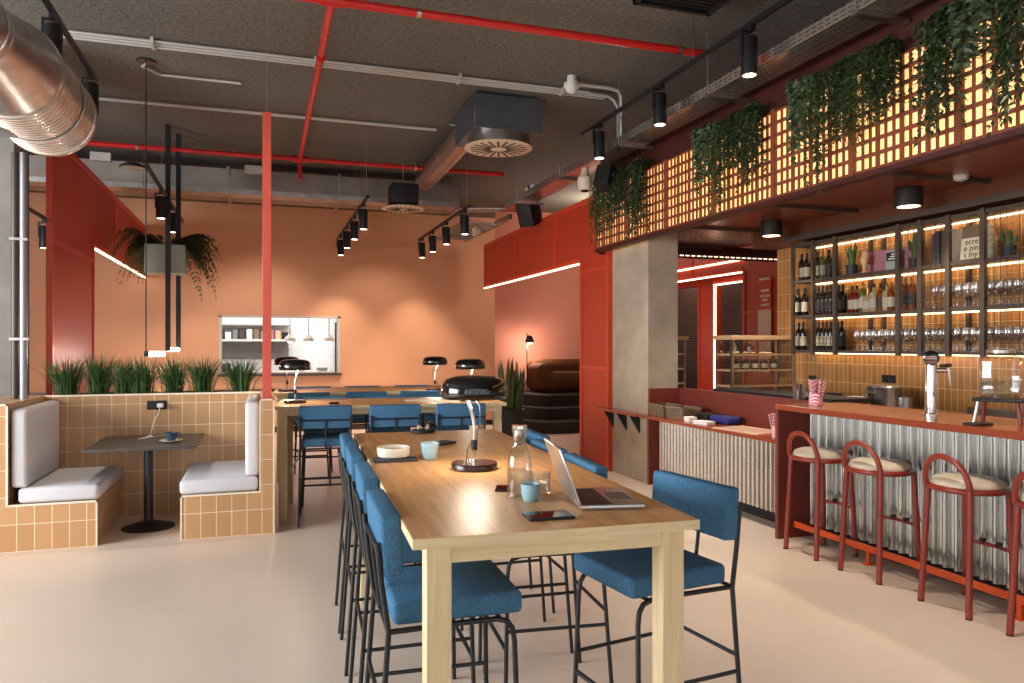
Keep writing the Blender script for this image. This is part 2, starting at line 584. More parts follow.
# concrete columns
struct('column_1', MB().rbox(4.21, 4.61, 7.67, 8.59, 0, 3.54, 0.008, 1), M['concrete'], 'square raw concrete column at the end of the bar', 'column')
struct('column_2', MB().rbox(-3.0, -2.135, 7.9, 8.35, 0, CEIL, 0.008, 1), M['concrete_grey'], 'raw concrete column behind the tiled booth', 'column')
dp = thing('drainpipe', 'grey steel downpipe standing on the booth ledge by the concrete column', 'pipe', (-1.93, 7.38, 1.14))
MB().cyl((0, 0, 0.0), (0, 0, 2.1), 0.03, n=14).build('pipe', M['pipegrey'], dp)
MB().cyl((-0.07, 0.02, 0), (-0.07, 0.02, 2.1), 0.028, n=14).build('pipe', M['shelfmetal'], dp)
b = MB()
for z in (0.5, 1.35):
    b.box(-0.1, 0.034, -0.034, 0.03, z, z + 0.022)
b.build('pipe_clip', M['galv'], dp)


# red portal partitions (framed panels, LED along the lintel)
def portal(label, X, t, y0, yj, y1, divs, zt, zb, rails, led_side):
    root = thing('red_partition', label, 'partition', (X, 0, 0), kind='structure')
    p = MB()
    p.box(-t / 2, t / 2, y0 + 0.004, yj - 0.004, 0.002, zb + 0.001)
    p.box(-t / 2, t / 2, y0 + 0.004, y1 - 0.004, zb + 0.002, zt - 0.004)
    p.build('panel', M['red'], root, smooth=False)
    fr = MB()
    e = t / 2 + 0.014
    for (a, b2) in ((y0, y0 + 0.06), (yj - 0.06, yj)):
        fr.box(-e, e, a, b2, 0, zb)
    fr.box(-e, e, y0, y1, zt - 0.06, zt + 0.01).box(-e, e, yj, y1, zb - 0.01, zb + 0.05)
    for z in rails:
        fr.box(-e + 0.001, e - 0.001, y0 + 0.05, yj - 0.05, z - 0.02, z + 0.02)
    for d in [y0, y1] + list(divs):
        fr.box(-e + 0.001, e - 0.001, max(y0 + 0.001, d - 0.022), min(y1 - 0.001, d + 0.022), zb + 0.04, zt - 0.05)
    fr.build('frame', M['redframe'], root, smooth=False)
    l = MB().box(led_side * (e - 0.005) - 0.014, led_side * (e - 0.005) + 0.014, yj + 0.02, y1 - 0.02, zb - 0.032, zb - 0.011)
    tag(l.build('led_strip', M['led'], root, smooth=False), 'glowing white strip under the red lintel')
    return root


portal('red framed partition with lit lintel opening onto the lounge, past the concrete column', 4.22, 0.1, 8.6, 9.49, 14.19, (10.4, 12.3), 3.57, 2.74, (1.3, 2.6), -1)
portal('red framed partition with lit lintel behind the tiled booth', -1.95, 0.03, 8.27, 10.2, 14.36, (11.54, 12.99), 3.66, 2.79, (2.62,), 1)
portal('red framed partition with lit lintel beyond the bar shelving', 7.05, 0.1, 8.2, 9.76, 14.2, (11.2, 12.7), 3.57, 2.74, (1.3, 2.1), -1)
r3 = thing('red_partition', 'red doorway surround outlined by a vertical light, seen beyond the bar', 'partition', (8.1, 0, 0), kind='structure')
w = MB()
w.box(-0.06, 0.06, 8.0, 10.3, 0, 3.57).box(-0.06, 0.06, 12.05, 12.66, 0, 3.57).box(-0.06, 0.06, 10.3, 12.05, 2.74, 3.57).box(-0.06, 0.06, 12.66, 14.3, 2.74, 3.57)
w.build('panel', M['red'], r3, smooth=False)
w = MB()
w.box(-0.1, -0.07, 12.02, 12.06, 0.1, 2.72).box(-0.1, -0.07, 9.9, 12.06, 2.705, 2.73)
tag(w.build('led_strip', M['led'], r3, smooth=False), 'glowing white outline of the red doorway')
fz = MB()
for y in (8.9, 9.6, 12.08, 12.58):
    fz.box(-0.08, -0.05, y, y + 0.05, 0, 3.5)
fz.build('frame', M['redframe'], r3, smooth=False)
# long lit line high behind the bar
ls = MB().box(6.98, 7.01, 9.7, 11.8, 2.9, 2.925)
tag(ls.build('ceiling_light_line', M['led'], smooth=False), 'thin light line on the red panel above the far lintel', 'light')

# poster on red panel
pst = thing('poster', 'red and white poster on the red panel beside the ochre tiles', 'poster', (6.982, 9.215, 0))
MB().box(-0.004, 0.004, -0.15, 0.15, 1.15, 2.6).build('sheet', M['redframe'], pst, smooth=False)
q = MB()
rr = random.Random(4)
q.box(-0.007, -0.004, -0.15, 0.15, 1.75, 2.12).box(-0.007, -0.004, -0.15, 0.12, 1.4, 1.65)
for z, a in ((2.55, 0.14), (2.38, 0.1), (2.3, 0.13), (2.24, 0.07), (2.17, 0.1), (1.34, 0.12), (1.27, 0.06), (1.2, 0.1)):
    q.box(-0.007, -0.004, -a, a * 0.8, z, z + 0.035)
q.build('print', M['paper'], pst, smooth=False)

# ---- bar side shell
struct('wall_bar', MB().box(5.9, 6.05, -3.8, 7.55, 0, 2.93), M['bartile'], 'glossy ochre tiled wall behind the bar', 'wall')
struct('ceiling_bar', MB().box(4.12, 6.2, -3.8, 8.75, 2.93, 2.99), M['soffit'], 'low glossy red-brown board soffit over the bar', 'ceiling')
w = MB()
for i in range(9):
    y = 8.7 - 0.874 * i * 1.6
    w.box(4.12, 5.9, y - 0.02, y + 0.02, 2.9, 2.93)
w.box(5.53, 5.58, -3.8, 7.0, 2.74, 2.8)
struct('trim_3', w, M['shelfmetal'], 'dark battens under the bar soffit', 'trim')
w = MB().box(4.1, 7.0, 8.72, 8.76, 2.76, 2.93)
struct('trim_7', MB().box(5.56, 5.9, -3.8, 7.55, 2.745, 2.93), M['bulkhead'], 'red-brown bulkhead above the bar shelf unit', 'trim')
struct('trim_4', w, M['darkred'], 'dark edge board at the far end of the bar soffit', 'trim')
pl = MB()
for i in range(26):
    x = 4.65 + i * 0.088
    pl.box(x, x + 0.05, 8.705, 8.72, 2.785, 2.797)
tag(pl.build('led_strip', M['ledfine'], smooth=False), 'dotted light strip along the far edge of the bar soffit', 'light')
struct('trim_5', MB().box(4.02, 4.12, -3.8, 8.72, 2.78, 2.817), M['darkred'], 'dark red rail under the lit lattice', 'trim')
w = MB().box(4.1, 4.16, -3.8, 8.72, 3.55, 4.05).box(4.04, 4.34, -3.8, 8.72, 3.55, 3.58)
struct('trim_6', w, M['darkred'], 'dark red planting ledge above the lit lattice', 'trim')

# ================================================================== LIT LATTICE
def lattice_section():
    root = thing('lattice_screen', 'x', 'lattice', group='lit lattice screens above the bar')
    W = 0.874
    g = MB()
    d0, d1 = -0.012, 0.012
    nrow, rh = 7, 0.1027
    z0 = 2.83
    for r in range(nrow + 1):
        g.box(d0 + 0.002, d1, 0, W, z0 + r * rh - 0.0125, z0 + r * rh + 0.0125)
    y = 0.0
    g.box(d0 - 0.01, d1, 0, 0.024, z0 - 0.011, z0 + nrow * rh + 0.011)
    g.box(d0 - 0.01, d1, W - 0.024, W, z0 - 0.011, z0 + nrow * rh + 0.011)
    inner = (W - 0.048) / 12
    for c in range(1, 12):
        th = 0.011 if c % 3 == 0 else 0.0055
        yy = 0.024 + inner * c
        g.box(d0 + (0.0 if c % 3 == 0 else 0.004), d1, yy - th, yy + th, z0, z0 + nrow * rh)
    fo = g.build('frame', M['lattice'], root, smooth=False)
    tag(MB().box(0.013, 0.03, 0.0, W, z0, z0 + nrow * rh).build('light_panel', M['lightpanel'], root, smooth=False), 'glowing cream panel')
    return root


M['lattice'] = pbr('rust_lattice', (126, 62, 34), 0.6, var=0.15, scale=10)
lat = None
lat_words = ['at the far end of the bar, beside the red lintel', 'just in front of the concrete column', 'above the low corrugated counter', 'above the middle of the low counter',
             'over the end panel of the bar', 'above the first rust red stool', 'above the middle rust red stools', 'over the drinks tap and dispenser', 'at the near end of the bar']
for i in range(9):
    y0 = 8.716 - 0.874 * (i + 1)
    if i == 0:
        lat = lattice_section()
        o = lat
        o.location = (4.05, y0, 0)
    else:
        o = dup(lat, (4.05, y0, 0))
    o['label'] = 'rust lattice screen glowing cream, ' + lat_words[i]

# ================================================================== HANGING PLANTS
def leaf_quad(mb, p, d, side, L, W, bend=0.25):
    d = d.normalized()
    s = side.normalized()
    a = p
    m1 = p + d * L * 0.45
    tip = p + d * L + Vector((0, 0, -L * bend))
    mb.add([a, m1 + s * W / 2, tip, m1 - s * W / 2], [(0, 1, 2, 3)])


def trailing(seed, nstr, Lmin, Lmax, leafL, leafW, step, spread=0.15, out=0.05):
    r = random.Random(seed)
    mb = MB()
    for k in range(nstr):
        y = r.uniform(-spread, spread)
        x = r.uniform(-0.02, 0.1)
        L = r.uniform(Lmin, Lmax) * (1 - 0.35 * abs(y) / spread)
        # rises over ledge, then falls
        p = Vector((x, y, r.uniform(-0.02, 0.05)))
        pts = [p.copy()]
        vx = -r.uniform(0.3, 1.0) * out
        vy = r.uniform(-0.3, 0.3)
        n = max(3, int(L / step))
        for i in range(n):
            t = i / n
            p = p + Vector((vx * (1 - t) ** 2 * step * 8, vy * step * (0.6 - 0.4 * t) + r.uniform(-0.008, 0.008), -step * (0.25 + 0.75 * min(1, t * 4)) + (step * 0.5 if i < 2 else 0)))
            pts.append(p.copy())
        for i, q in enumerate(pts):
            for _ in range(2):
                a = r.uniform(0, 2 * PI)
                d = Vector((math.cos(a) * 0.8 - 0.25, math.sin(a), r.uniform(-0.9, 0.25)))
                sd = d.cross(Vector((r.uniform(-1, 1), r.uniform(-1, 1), 1)))
                leaf_quad(mb, q, d, sd, leafL * r.uniform(0.6, 1.2), leafW * r.uniform(0.7, 1.2))
    return mb


TP = {}
def hanging(kind, y, label, sc=(1, 1, 1), rz=0.0, z=3.6):
    if kind not in TP:
        if kind == 'small':
            mb, m = trailing(1, 24, 0.3, 1.0, 0.048, 0.02, 0.022), M['leaf']
        elif kind == 'dense':
            mb, m = trailing(2, 32, 0.3, 0.9, 0.052, 0.026, 0.024), M['leafdark']
        elif kind == 'ivy':
            mb, m = trailing(3, 16, 0.2, 0.85, 0.08, 0.062, 0.04), M['leafgrey']
        else:
            mb, m = trailing(5, 24, 0.4, 1.0, 0.12, 0.013, 0.024, 0.12), M['leaf']
        o = mb.build('trailing_plant', m, smooth=False)
        TP[kind] = o
    else:
        o = TP[kind].copy()
        COL.objects.link(o)
    o.location = (3.93, y, z)
    o.rotation_euler = (0, 0, rz)
    o.scale = sc
    tag(o, label, 'plant', 'trailing plants hanging over the lit lattice')


hanging('small', 8.42, 'trailing plant at the far end of the lattice, thin strands reaching its lower rail', (1, 0.9, 0.95))
hanging('small', 8.12, 'trailing plant second from the far lattice end, with small light leaves', (1, 0.8, 0.85))
hanging('dense', 7.8, 'small dark trailing plant third from the far lattice end', (1, 0.8, 0.8))
hanging('dense', 7.4, 'dark bushy trailing plant over the concrete column', (1.0, 1.1, 1.2))
hanging('ivy', 6.12, 'broad-leaved ivy trailing loosely on the lattice above the wicker baskets', (1, 0.8, 0.9))
hanging('small', 5.85, 'thin wispy trailing plant next to the loose ivy', (1, 0.6, 1.05))
hanging('dense', 5.62, 'dark bushy trailing plant hanging beside the wispy one', (1, 0.7, 0.7))
hanging('dense', 5.38, 'dark trailing plant where two lattice screens meet', (1, 0.9, 1.0))
hanging('ivy', 4.78, 'grey-green ivy hanging above the first rust red stool', (1, 0.6, 0.95))
hanging('small', 4.58, 'light thin strand plant trailing lowest above the stools', (1, 0.6, 1.05))
hanging('dense', 4.33, 'dark leafy plant hanging over the wine shelf corner of the lattice', (1, 0.8, 0.85))
hanging('long', 4.09, 'bright narrow-bladed plant drooping in long tufts', (1, 0.9, 0.8))
hanging('dense', 3.92, 'dark fine-leaved plant beside the long narrow-bladed one', (1, 0.6, 0.75))
hanging('dense', 3.52, 'thick dark curtain of leaves above the beer tap', (1, 0.9, 1.1))
hanging('ivy', 3.3, 'broad grey-green ivy spreading over the top of the lattice by the tap', (1, 0.8, 0.7))
hanging('dense', 3.05, 'dark trailing plant nearest the viewer, above the water dispenser', (1, 0.7, 1.2))

# ================================================================== BOOTH
bo = thing('booth_bench', 'sand tiled booth with two seats, end slab and planter wall', 'booth', (0, 0, 0))
YF, YB = 6.7, 7.75
t = MB()
t.box(-3.4, -1.865, YF, YB + 0.13, 0, 1.14)
t.box(-1.865, -1.25, YF, YB, 0, 0.36)
tag(t.build('seat_base', M['tile'], bo, smooth=False), 'tiled seat base by the concrete column')
t = MB().box(-0.63, -0.016, YF - 0.02, YB, 0, 0.36)
tag(t.build('seat_base', M['tile'], bo, smooth=False), 'tiled seat base by the red post')
MB().box(-0.016, 0.095, YF - 0.03, YB + 0.4, 0, 1.14).build('end_slab', M['tile'], bo, smooth=False)
t = MB().box(-1.865, -0.016, YB, YB + 0.1, 0, 1.14).box(-1.865, -0.016, YB + 0.42, YB + 0.5, 0, 1.14).box(-1.865, -0.016, YB + 0.1, YB + 0.42, 0, 0.95)
t.build('planter_wall', M['tile'], bo, smooth=False)
MB().box(-1.86, -0.02, YB + 0.1, YB + 0.42, 0.95, 1.09).build('soil', M['soil'], bo, smooth=False)
e = MB()
y = YF - 0.004
e.box(-1.872, -1.858, y, y + 0.014, 0.36, 1.144).box(-3.4, -1.858, y, y + 0.014, 1.13, 1.144)
e.box(-1.872, -1.244, y, y + 0.014, 0.35, 0.364).box(-1.256, -1.244, y, y + 0.014, 0, 0.364)
e.build('edge_trim', M['edge'], bo, smooth=False)
e = MB()
y -= 0.02
e.box(-0.636, -0.01, y, y + 0.014, 0.35, 0.364).box(-0.636, -0.624, y, y + 0.014, 0, 0.364)
y -= 0.01
e.box(-0.022, -0.01, y, y + 0.024, 0.355, 1.144).box(0.089, 0.101, y, y + 0.014, 0, 1.144).box(-0.022, 0.101, y, y + 0.014, 1.13, 1.144)
e.build('edge_trim', M['edge'], bo, smooth=False)
MB().box(-1.865, -0.016, YB - 0.004, YB + 0.012, 1.128, 1.144).build('edge_trim', M['edge'], bo, smooth=False)


def cushion(name, label, x0, x1, y0, y1, z0, z1, r, tilt=0.0):
    o = thing(name, label, 'cushion', ((x0 + x1) / 2, (y0 + y1) / 2, z0))
    a, b2 = (x1 - x0) / 2, (y1 - y0) / 2
    m = Matrix.Rotation(tilt, 4, 'Y')
    MB().rbox(-a, a, -b2, b2, 0, z1 - z0, r, 4, mat=m).build('cover', M['greycushion'], o, angle=60)
    p = MB()
    rim = r * 0.35
    pts = [(-a + rim, -b2 + rim), (a - rim, -b2 + rim), (a - rim, b2 - rim), (-a + rim, b2 - rim)]
    if z1 - z0 < x1 - x0:
        p.tube([m @ Vector((q[0], q[1], z1 - z0 - rim)) for q in pts], 0.0035, 6, closed=True)
    else:
        zz = [(-b2 + rim, rim), (b2 - rim, rim), (b2 - rim, z1 - z0 - rim), (-b2 + rim, z1 - z0 - rim)]
        sx = a - rim if x0 < -1 else -a + rim
        p.tube([m @ Vector((sx, q[0], q[1])) for q in zz], 0.0035, 6, closed=True)
    p.build('piping', M['greycushion'], o)
    return o


cushion('seat_cushion', 'pale grey seat cushion on the tiled seat by the concrete column', -1.80, -1.235, YF + 0.015, YB - 0.01, 0.362, 0.485, 0.035)
cushion('back_cushion', 'tall pale grey back cushion leaning on the slab by the concrete column', -1.85, -1.735, YF + 0.03, YB - 0.02, 0.485, 1.10, 0.035, tilt=0.0)
cushion('seat_cushion', 'pale grey seat cushion on the tiled seat by the red post', -0.645, -0.03, YF - 0.005, YB - 0.01, 0.362, 0.485, 0.035)
cushion('back_cushion', 'pale grey back cushion seen edge on against the end slab', -0.135, -0.022, YF + 0.02, YB - 0.02, 0.485, 1.12, 0.035)

# red square post
po = thing('square_post', 'slim red square post rising from the tiled end slab', 'post', (0.04, 6.72, 1.14))
MB().rbox(-0.036, 0.036, -0.036, 0.036, 0.008, 2.44, 0.003, 1).build('post', M['postred'], po)
MB().box(-0.05, 0.05, -0.045, 0.045, 0, 0.008).build('base_plate', M['postred'], po)
MB().cyl((0, 0, 2.44), (0, 0, 3.36), 0.003, n=6).build('hanger_wire', M['steel'], po)

# grass plants in the planter wall
def grass_mesh(seed):
    r = random.Random(seed)
    mb = MB()
    for k in range(330):
        a = r.uniform(0, 2 * PI)
        rad = abs(r.gauss(0, 0.045))
        b0 = Vector((rad * math.cos(a), rad * math.sin(a), 0))
        lean = r.uniform(0.02, 0.26)
        h = r.uniform(0.26, 0.47)
        d = Vector((math.cos(a + r.uniform(-0.7, 0.7)), math.sin(a + r.uniform(-0.7, 0.7)), 0))
        s = Vector((-d.y, d.x, 0)) * 0.0032
        p = [b0 + d * lean * (t ** 1.8) + Vector((0, 0, h * t * (1 - 0.12 * t * lean / 0.2))) for t in (0, 0.4, 0.75, 1)]
        mb.add([p[0] - s, p[0] + s, p[1] - s, p[1] + s, p[2] - s * 0.7, p[2] + s * 0.7, p[3]], [(0, 1, 3, 2), (2, 3, 5, 4), (4, 5, 6)])
    return mb


gw = ['nearest the concrete column', 'second along from the concrete column', 'third along from the concrete column', 'fourth along, above the wall socket', 'fifth along, just past the wall socket', 'sixth along, under the hanging planter light', 'beside the red post']
g0 = [grass_mesh(21 + i) for i in range(3)]
gm = []
for i, px in enumerate((66, 99, 124, 143, 174, 203, 241)):
    p = on_y(px, 392, YB + 0.26)
    if i < 3:
        o = g0[i].build('grass_plant', M['grass'], smooth=False)
        gm.append(o)
    else:
        o = gm[i % 3].copy()
        COL.objects.link(o)
    o.location = (p.x, YB + 0.26, 1.09)
    o.rotation_euler = (0, 0, i * 1.3)
    s = [1.0, 1.05, 0.95, 1.0, 1.0, 1.0, 1.0][i]
    o.scale = (1.05 * s, 1.05 * s, s)
    tag(o, 'tufted green grass plant in the planter wall, ' + gw[i], 'plant', 'grass tufts in the planter wall')

# booth table
bt = thing('booth_table', 'dark rectangular cafe table on one black pedestal between the booth seats', 'table', (-0.945, 7.24, 0))
MB().rbox(-0.42, 0.42, -0.49, 0.49, 0.735, 0.757, 0.004, 1).build('tabletop', M['tabletop_dark'], bt)
MB().cyl((0, 0, 0.03), (0, 0, 0.735), 0.036, n=20).build('pedestal', M['blackmetal'], bt)
MB().lathe([(0.215, 0), (0.215, 0.008), (0.19, 0.018), (0.08, 0.05), (0.036, 0.062)], n=32).build('base', M['blackmetal'], bt)
MB().box(-0.2, 0.2, -0.2, 0.2, 0.722, 0.735).build('top_plate', M['blackmetal'], bt)


def cup_mesh(r0, r1, h, th=0.004):
    return MB().lathe([(r0 * 0.9, 0), (r0, 0.003), ((r0 + r1) / 2 * 1.05, h * 0.45), (r1, h), (r1 - th, h), ((r0 + r1) / 2 * 1.05 - th, h * 0.45), (r0 - th, 0.008)], n=24)


cs = thing('coffee_cup', 'navy coffee cup on a saucer on the dark booth table', 'cup', (*on_z(171, 442, 0.757).xy, 0.757))
MB().lathe([(0.03, 0), (0.05, 0.004), (0.078, 0.014), (0.076, 0.016), (0.05, 0.008)], n=28).build('saucer', M['ceramic'], cs)
cup_mesh(0.028, 0.045, 0.062).build('cup', M['navycup'], cs, loc=(0, 0, 0.01))
MB().lathe([(0.039, 0.05), (0.001, 0.0505)], n=20).build('coffee', M['darkbrown'], cs, loc=(0, 0, 0.01))
MB().tube([(0.043, 0, 0.055), (0.062, 0, 0.052), (0.062, 0, 0.03), (0.04, 0, 0.025)], 0.004, 8).build('handle', M['navycup'], cs, loc=(0, 0, 0.01))
# charger + cable
sk = thing('wall_socket', 'black double wall socket in the booth tiles with a white plug', 'socket', (*on_y(157, 405, YB).xy, on_y(157, 405, YB).z))
skp = MB().rbox(-0.085, 0.085, -0.012, 0, -0.042, 0.042, 0.004, 1).build('plate', M['blackmatte'], sk)
for sx in (-0.04, 0.04):
    MB().lathe([(0.03, 0), (0.03, 0.004), (0.024, 0.004), (0.022, 0.001)], n=20, mat=Matrix.Rotation(PI / 2, 4, 'X')).build('outlet', M['blackmetal'], skp, loc=(sx, -0.012, 0))
ch = thing('phone_charger', 'white plug and cable trailing from the booth socket onto the dark table', 'charger', tuple(on_y(161, 405, YB) + Vector((0, -0.03, 0))))
MB().rbox(-0.026, 0.026, -0.05, 0.012, -0.018, 0.018, 0.005, 2).build('plug', M['white'], ch)
cs.scale = (1.2, 1.2, 1.2)
o = ch.location
c0 = Vector((0, -0.04, -0.01))
c1 = on_z(150, 437, 0.763) - Vector(o)
c2 = on_z(138, 439, 0.763) - Vector(o)
c3 = on_z(165, 435, 0.763) - Vector(o)
MB().tube([c0, c0 + Vector((-0.01, -0.03, -0.06)), c0 * 0.4 + c1 * 0.6 + Vector((0, -0.02, 0.03)), c1, (c1 + c2) / 2 + Vector((0, 0.03, 0)), c2, c2 + Vector((0.05, 0.02, 0)), c1 + Vector((0.03, 0.02, 0.0)), c3], 0.0035, 7).build('cable', M['white'], ch)
MB().rbox(-0.03, 0.03, -0.012, 0.012, -0.006, 0.012, 0.004, 1).build('connector', M['white'], ch, loc=c1)

# ================================================================== HIGH TABLES
TZ = 1.045


def oak_table(label, loc, rz, W, L, along):
    """top spans x 0..W, y 0..L in its own frame; loc = its front corner"""
    root = thing('high_table', label, 'table', (*loc, 0), rz)
    top = M['oak_y'] if along == 'Y' else M['oak_x']
    MB().rbox(0, W, 0, L, TZ - 0.032, TZ, 0.0025, 1).build('tabletop', top, root)
    # thin edge skin, daylight on the edges put into its paler oak
    e = MB()
    e.box(-0.002, W + 0.002, -0.002, 0.0005, TZ - 0.031, TZ - 0.001).box(-0.002, W + 0.002, L - 0.0005, L + 0.002, TZ - 0.031, TZ - 0.001)
    e.box(-0.002, 0.0005, 0, L, TZ - 0.031, TZ - 0.001).box(W - 0.0005, W + 0.002, 0, L, TZ - 0.031, TZ - 0.001)
    e.build('daylit_edge_skin', M['oak_ey'], root, smooth=False)
    i, s, ix = 0.022, 0.076, 0.04
    a = MB()
    a.box(ix + s, W - ix - s, i + 0.01, i + 0.038, TZ - 0.085, TZ - 0.032).box(ix + s, W - ix - s, L - i - 0.038, L - i - 0.01, TZ - 0.085, TZ - 0.032)
    a.box(ix + 0.012, ix + 0.04, i + s, L - i - s, TZ - 0.085, TZ - 0.032).box(W - ix - 0.04, W - ix - 0.012, i + s, L - i - s, TZ - 0.085, TZ - 0.032)
    a.build('apron', M['oak_ey'], root, smooth=False)
    for x in (ix, W - ix - s):
        for y in (i, L - i - s):
            MB().rbox(x, x + s, y, y + s, 0, TZ - 0.032, 0.003, 1).build('leg', M['oak_leg'], root)
    return root


A1 = math.radians(-2.9)
oak_table('long oak high table nearest the viewer, set with lamp, carafe and open laptop', (0.41, 2.115), A1, 0.91, 2.66, 'Y')
A2 = math.radians(-5.5)
oak_table('oak high table in the middle row, behind the long table', (0.10, 7.05), A2, 2.14, 0.92, 'X')
oak_table('oak high table in the far row near the peach wall', (0.12, 9.05), math.radians(-3), 2.14, 0.9, 'X')


# ---- blue bar chair
def make_chair(label):
    root = thing('bar_chair', label, 'chair', group='blue bar chairs at the high tables')
    MB().rbox(-0.205, 0.205, -0.2, 0.24, 0.692, 0.768, 0.02, 3).build('seat', M['blue'], root, angle=60)
    m = Matrix.Translation((0, -0.205, 0.96)) @ Matrix.Rotation(math.radians(4), 4, 'X')
    MB().rbox(-0.23, 0.23, -0.034, 0.034, -0.1, 0.1, 0.014, 3, mat=m).build('backrest', M['blue'], root, angle=60)
    R = 0.0095
    for s in (-1, 1):
        MB().tube([(s * 0.23, -0.265, 0), (s * 0.216, -0.215, 0.68), (s * 0.216, -0.238, 0.84), (s * 0.216, -0.251, 0.97)], R, 10).build('leg', M['blackmetal'], root)
        MB().tube([(s * 0.225, 0.225, 0), (s * 0.2, 0.21, 0.60), (s * 0.199, 0.203, 0.645), (s * 0.198, 0.185, 0.67), (s * 0.198, 0.15, 0.681), (s * 0.2, 0.0, 0.681), (s * 0.214, -0.213, 0.681)], R, 10).build('leg', M['blackmetal'], root)
    for s in (-1, 1):
        MB().tube([(s * 0.222, -0.238, 0.36), (s * 0.21, 0.216, 0.36)], R * 0.85, 8).build('stretcher', M['blackmetal'], root)
    MB().tube([(-0.222, -0.234, 0.42), (0.222, -0.234, 0.42)], R * 0.85, 8).build('stretcher', M['blackmetal'], root)
    MB().tube([(-0.211, 0.218, 0.28), (0.211, 0.218, 0.28)], R, 8).build('footrest', M['blackmetal'], root)
    bf = MB()
    bf.tube([(-0.216, -0.247, 0.935), (0.216, -0.247, 0.935)], R * 0.8, 8).tube([(-0.216, -0.216, 0.682), (0.216, -0.216, 0.682)], R * 0.8, 8)
    bf.tube([(0, -0.247, 0.935), (0, -0.216, 0.682)], R * 0.8, 8)
    bf.build('back_frame', M['blackmetal'], root)
    MB().tube([(-0.198, 0.16, 0.681), (0.198, 0.16, 0.681)], R * 0.8, 8).build('crossbar', M['blackmetal'], root)
    return root


rt = math.radians
chairs = [
    # near table, booth side (faces +X)
    (0.606, 2.60, rt(-92), 'blue bar chair at the near corner of the long table on the booth side'),
    (0.638, 3.275, rt(-93), 'blue bar chair second from the near end on the booth side of the long table'),
    (0.662, 3.90, rt(-93), 'blue bar chair third from the near end on the booth side of the long table'),
    (0.685, 4.46, rt(-93), 'blue bar chair at the far end of the long table on the booth side'),
    # near table, bar side (faces -X)
    (1.452, 2.615, rt(98), 'blue bar chair pulled out at an angle beside the open laptop'),
    (1.235, 3.26, rt(85), 'blue bar chair behind the open laptop on the bar side of the long table'),
    (1.275, 3.83, rt(87), 'blue bar chair third from the near end on the bar side of the long table'),
    (1.40, 4.40, rt(87), 'blue bar chair at the far end of the long table on the bar side'),
    # middle table near side (faces +Y)
    (0.55, 7.035, rt(-4), 'blue bar chair seen from the back at the middle table, closest to the tiled booth'),
    (1.16, 6.97, rt(-4), 'blue bar chair seen from the back at the centre of the middle table'),
    (1.755, 6.9, rt(-4), 'blue bar chair seen from the back at the middle table, behind the black lamp shade'),
    # middle table far side
    (0.62, 7.86, rt(176), 'blue bar chair facing us across the middle table, closest to the booth'),
    (1.25, 7.79, rt(176), 'blue bar chair facing us across the centre of the middle table'),
    (1.85, 7.73, rt(176), 'blue bar chair facing us across the middle table on its lounge side'),
    # far table
    (0.52, 8.98, rt(-3), 'blue bar chair on the near side of the far table, closest to the booth'),
    (1.16, 8.95, rt(-3), 'blue bar chair on the near side of the far table, at its centre'),
    (1.78, 8.92, rt(-3), 'blue bar chair on the near side of the far table, on its lounge side'),
    (0.62, 9.84, rt(177), 'blue bar chair between the far table and the peach wall, closest to the hatch'),
    (1.25, 9.81, rt(177), 'blue bar chair between the far table and the peach wall, at its centre'),
    (1.9, 9.78, rt(177), 'blue bar chair between the far table and the peach wall, on its lounge side'),
]
c0 = None
for (x, y, rz, lb) in chairs:
    if c0 is None:
        c0 = make_chair(lb)
        c0.location = (x, y, 0)
        c0.rotation_euler = (0, 0, rz)
    else:
        dup(c0, (x, y, 0), rz, lb)


# ---- mushroom table lamps
def make_lamp(label):
    root = thing('table_lamp', label, 'lamp', group='black mushroom lamps on the high tables')
    MB().lathe([(0.098, 0), (0.104, 0.004), (0.104, 0.024), (0.1, 0.03), (0.02, 0.032)], n=40).build('base', M['darkbrown'], root)
    sm_ = MB().tube([(0, 0, 0.03), (0, 0, 0.19), (-0.004, 0, 0.22), (-0.014, 0, 0.26), (-0.034, 0, 0.31), (-0.036, 0, 0.33)], 0.0075, 12).build('stem', M['chrome'], root)
    MB().cyl((0, 0, 0.085), (0, 0, 0.13), 0.0145, n=14).build('switch', M['blackmatte'], sm_)
    MB().tube([(0.0, 0.012, 0.32), (0.028, 0.01, 0.28), (0.03, 0.006, 0.2), (0.014, 0, 0.17), (0.012, 0, 0.13)], 0.002, 6).build('cord', M['blackmatte'], root)
    MB().tube([(-0.012, 0, 0.12), (-0.034, 0, 0.085), (-0.036, -0.002, 0.032)], 0.002, 6).build('cord', M['blackmatte'], root)
    ls_ = MB().lathe([(0.138, 0.315), (0.146, 0.32), (0.15, 0.345), (0.146, 0.378), (0.128, 0.402), (0.09, 0.415), (0.03, 0.42), (0.001, 0.42), (0.001, 0.414), (0.09, 0.409), (0.124, 0.396), (0.14, 0.375), (0.144, 0.345)], n=48, cap=False).build('lamp_shade', M['blackgloss'], root, angle=50)
    tag(MB().lathe([(0.001, 0.318), (0.06, 0.32), (0.065, 0.345), (0.04, 0.37), (0.001, 0.375)], n=24, cap=False).build('bulb', M['bulb'], ls_), 'glowing bulb under the shade')
    return root


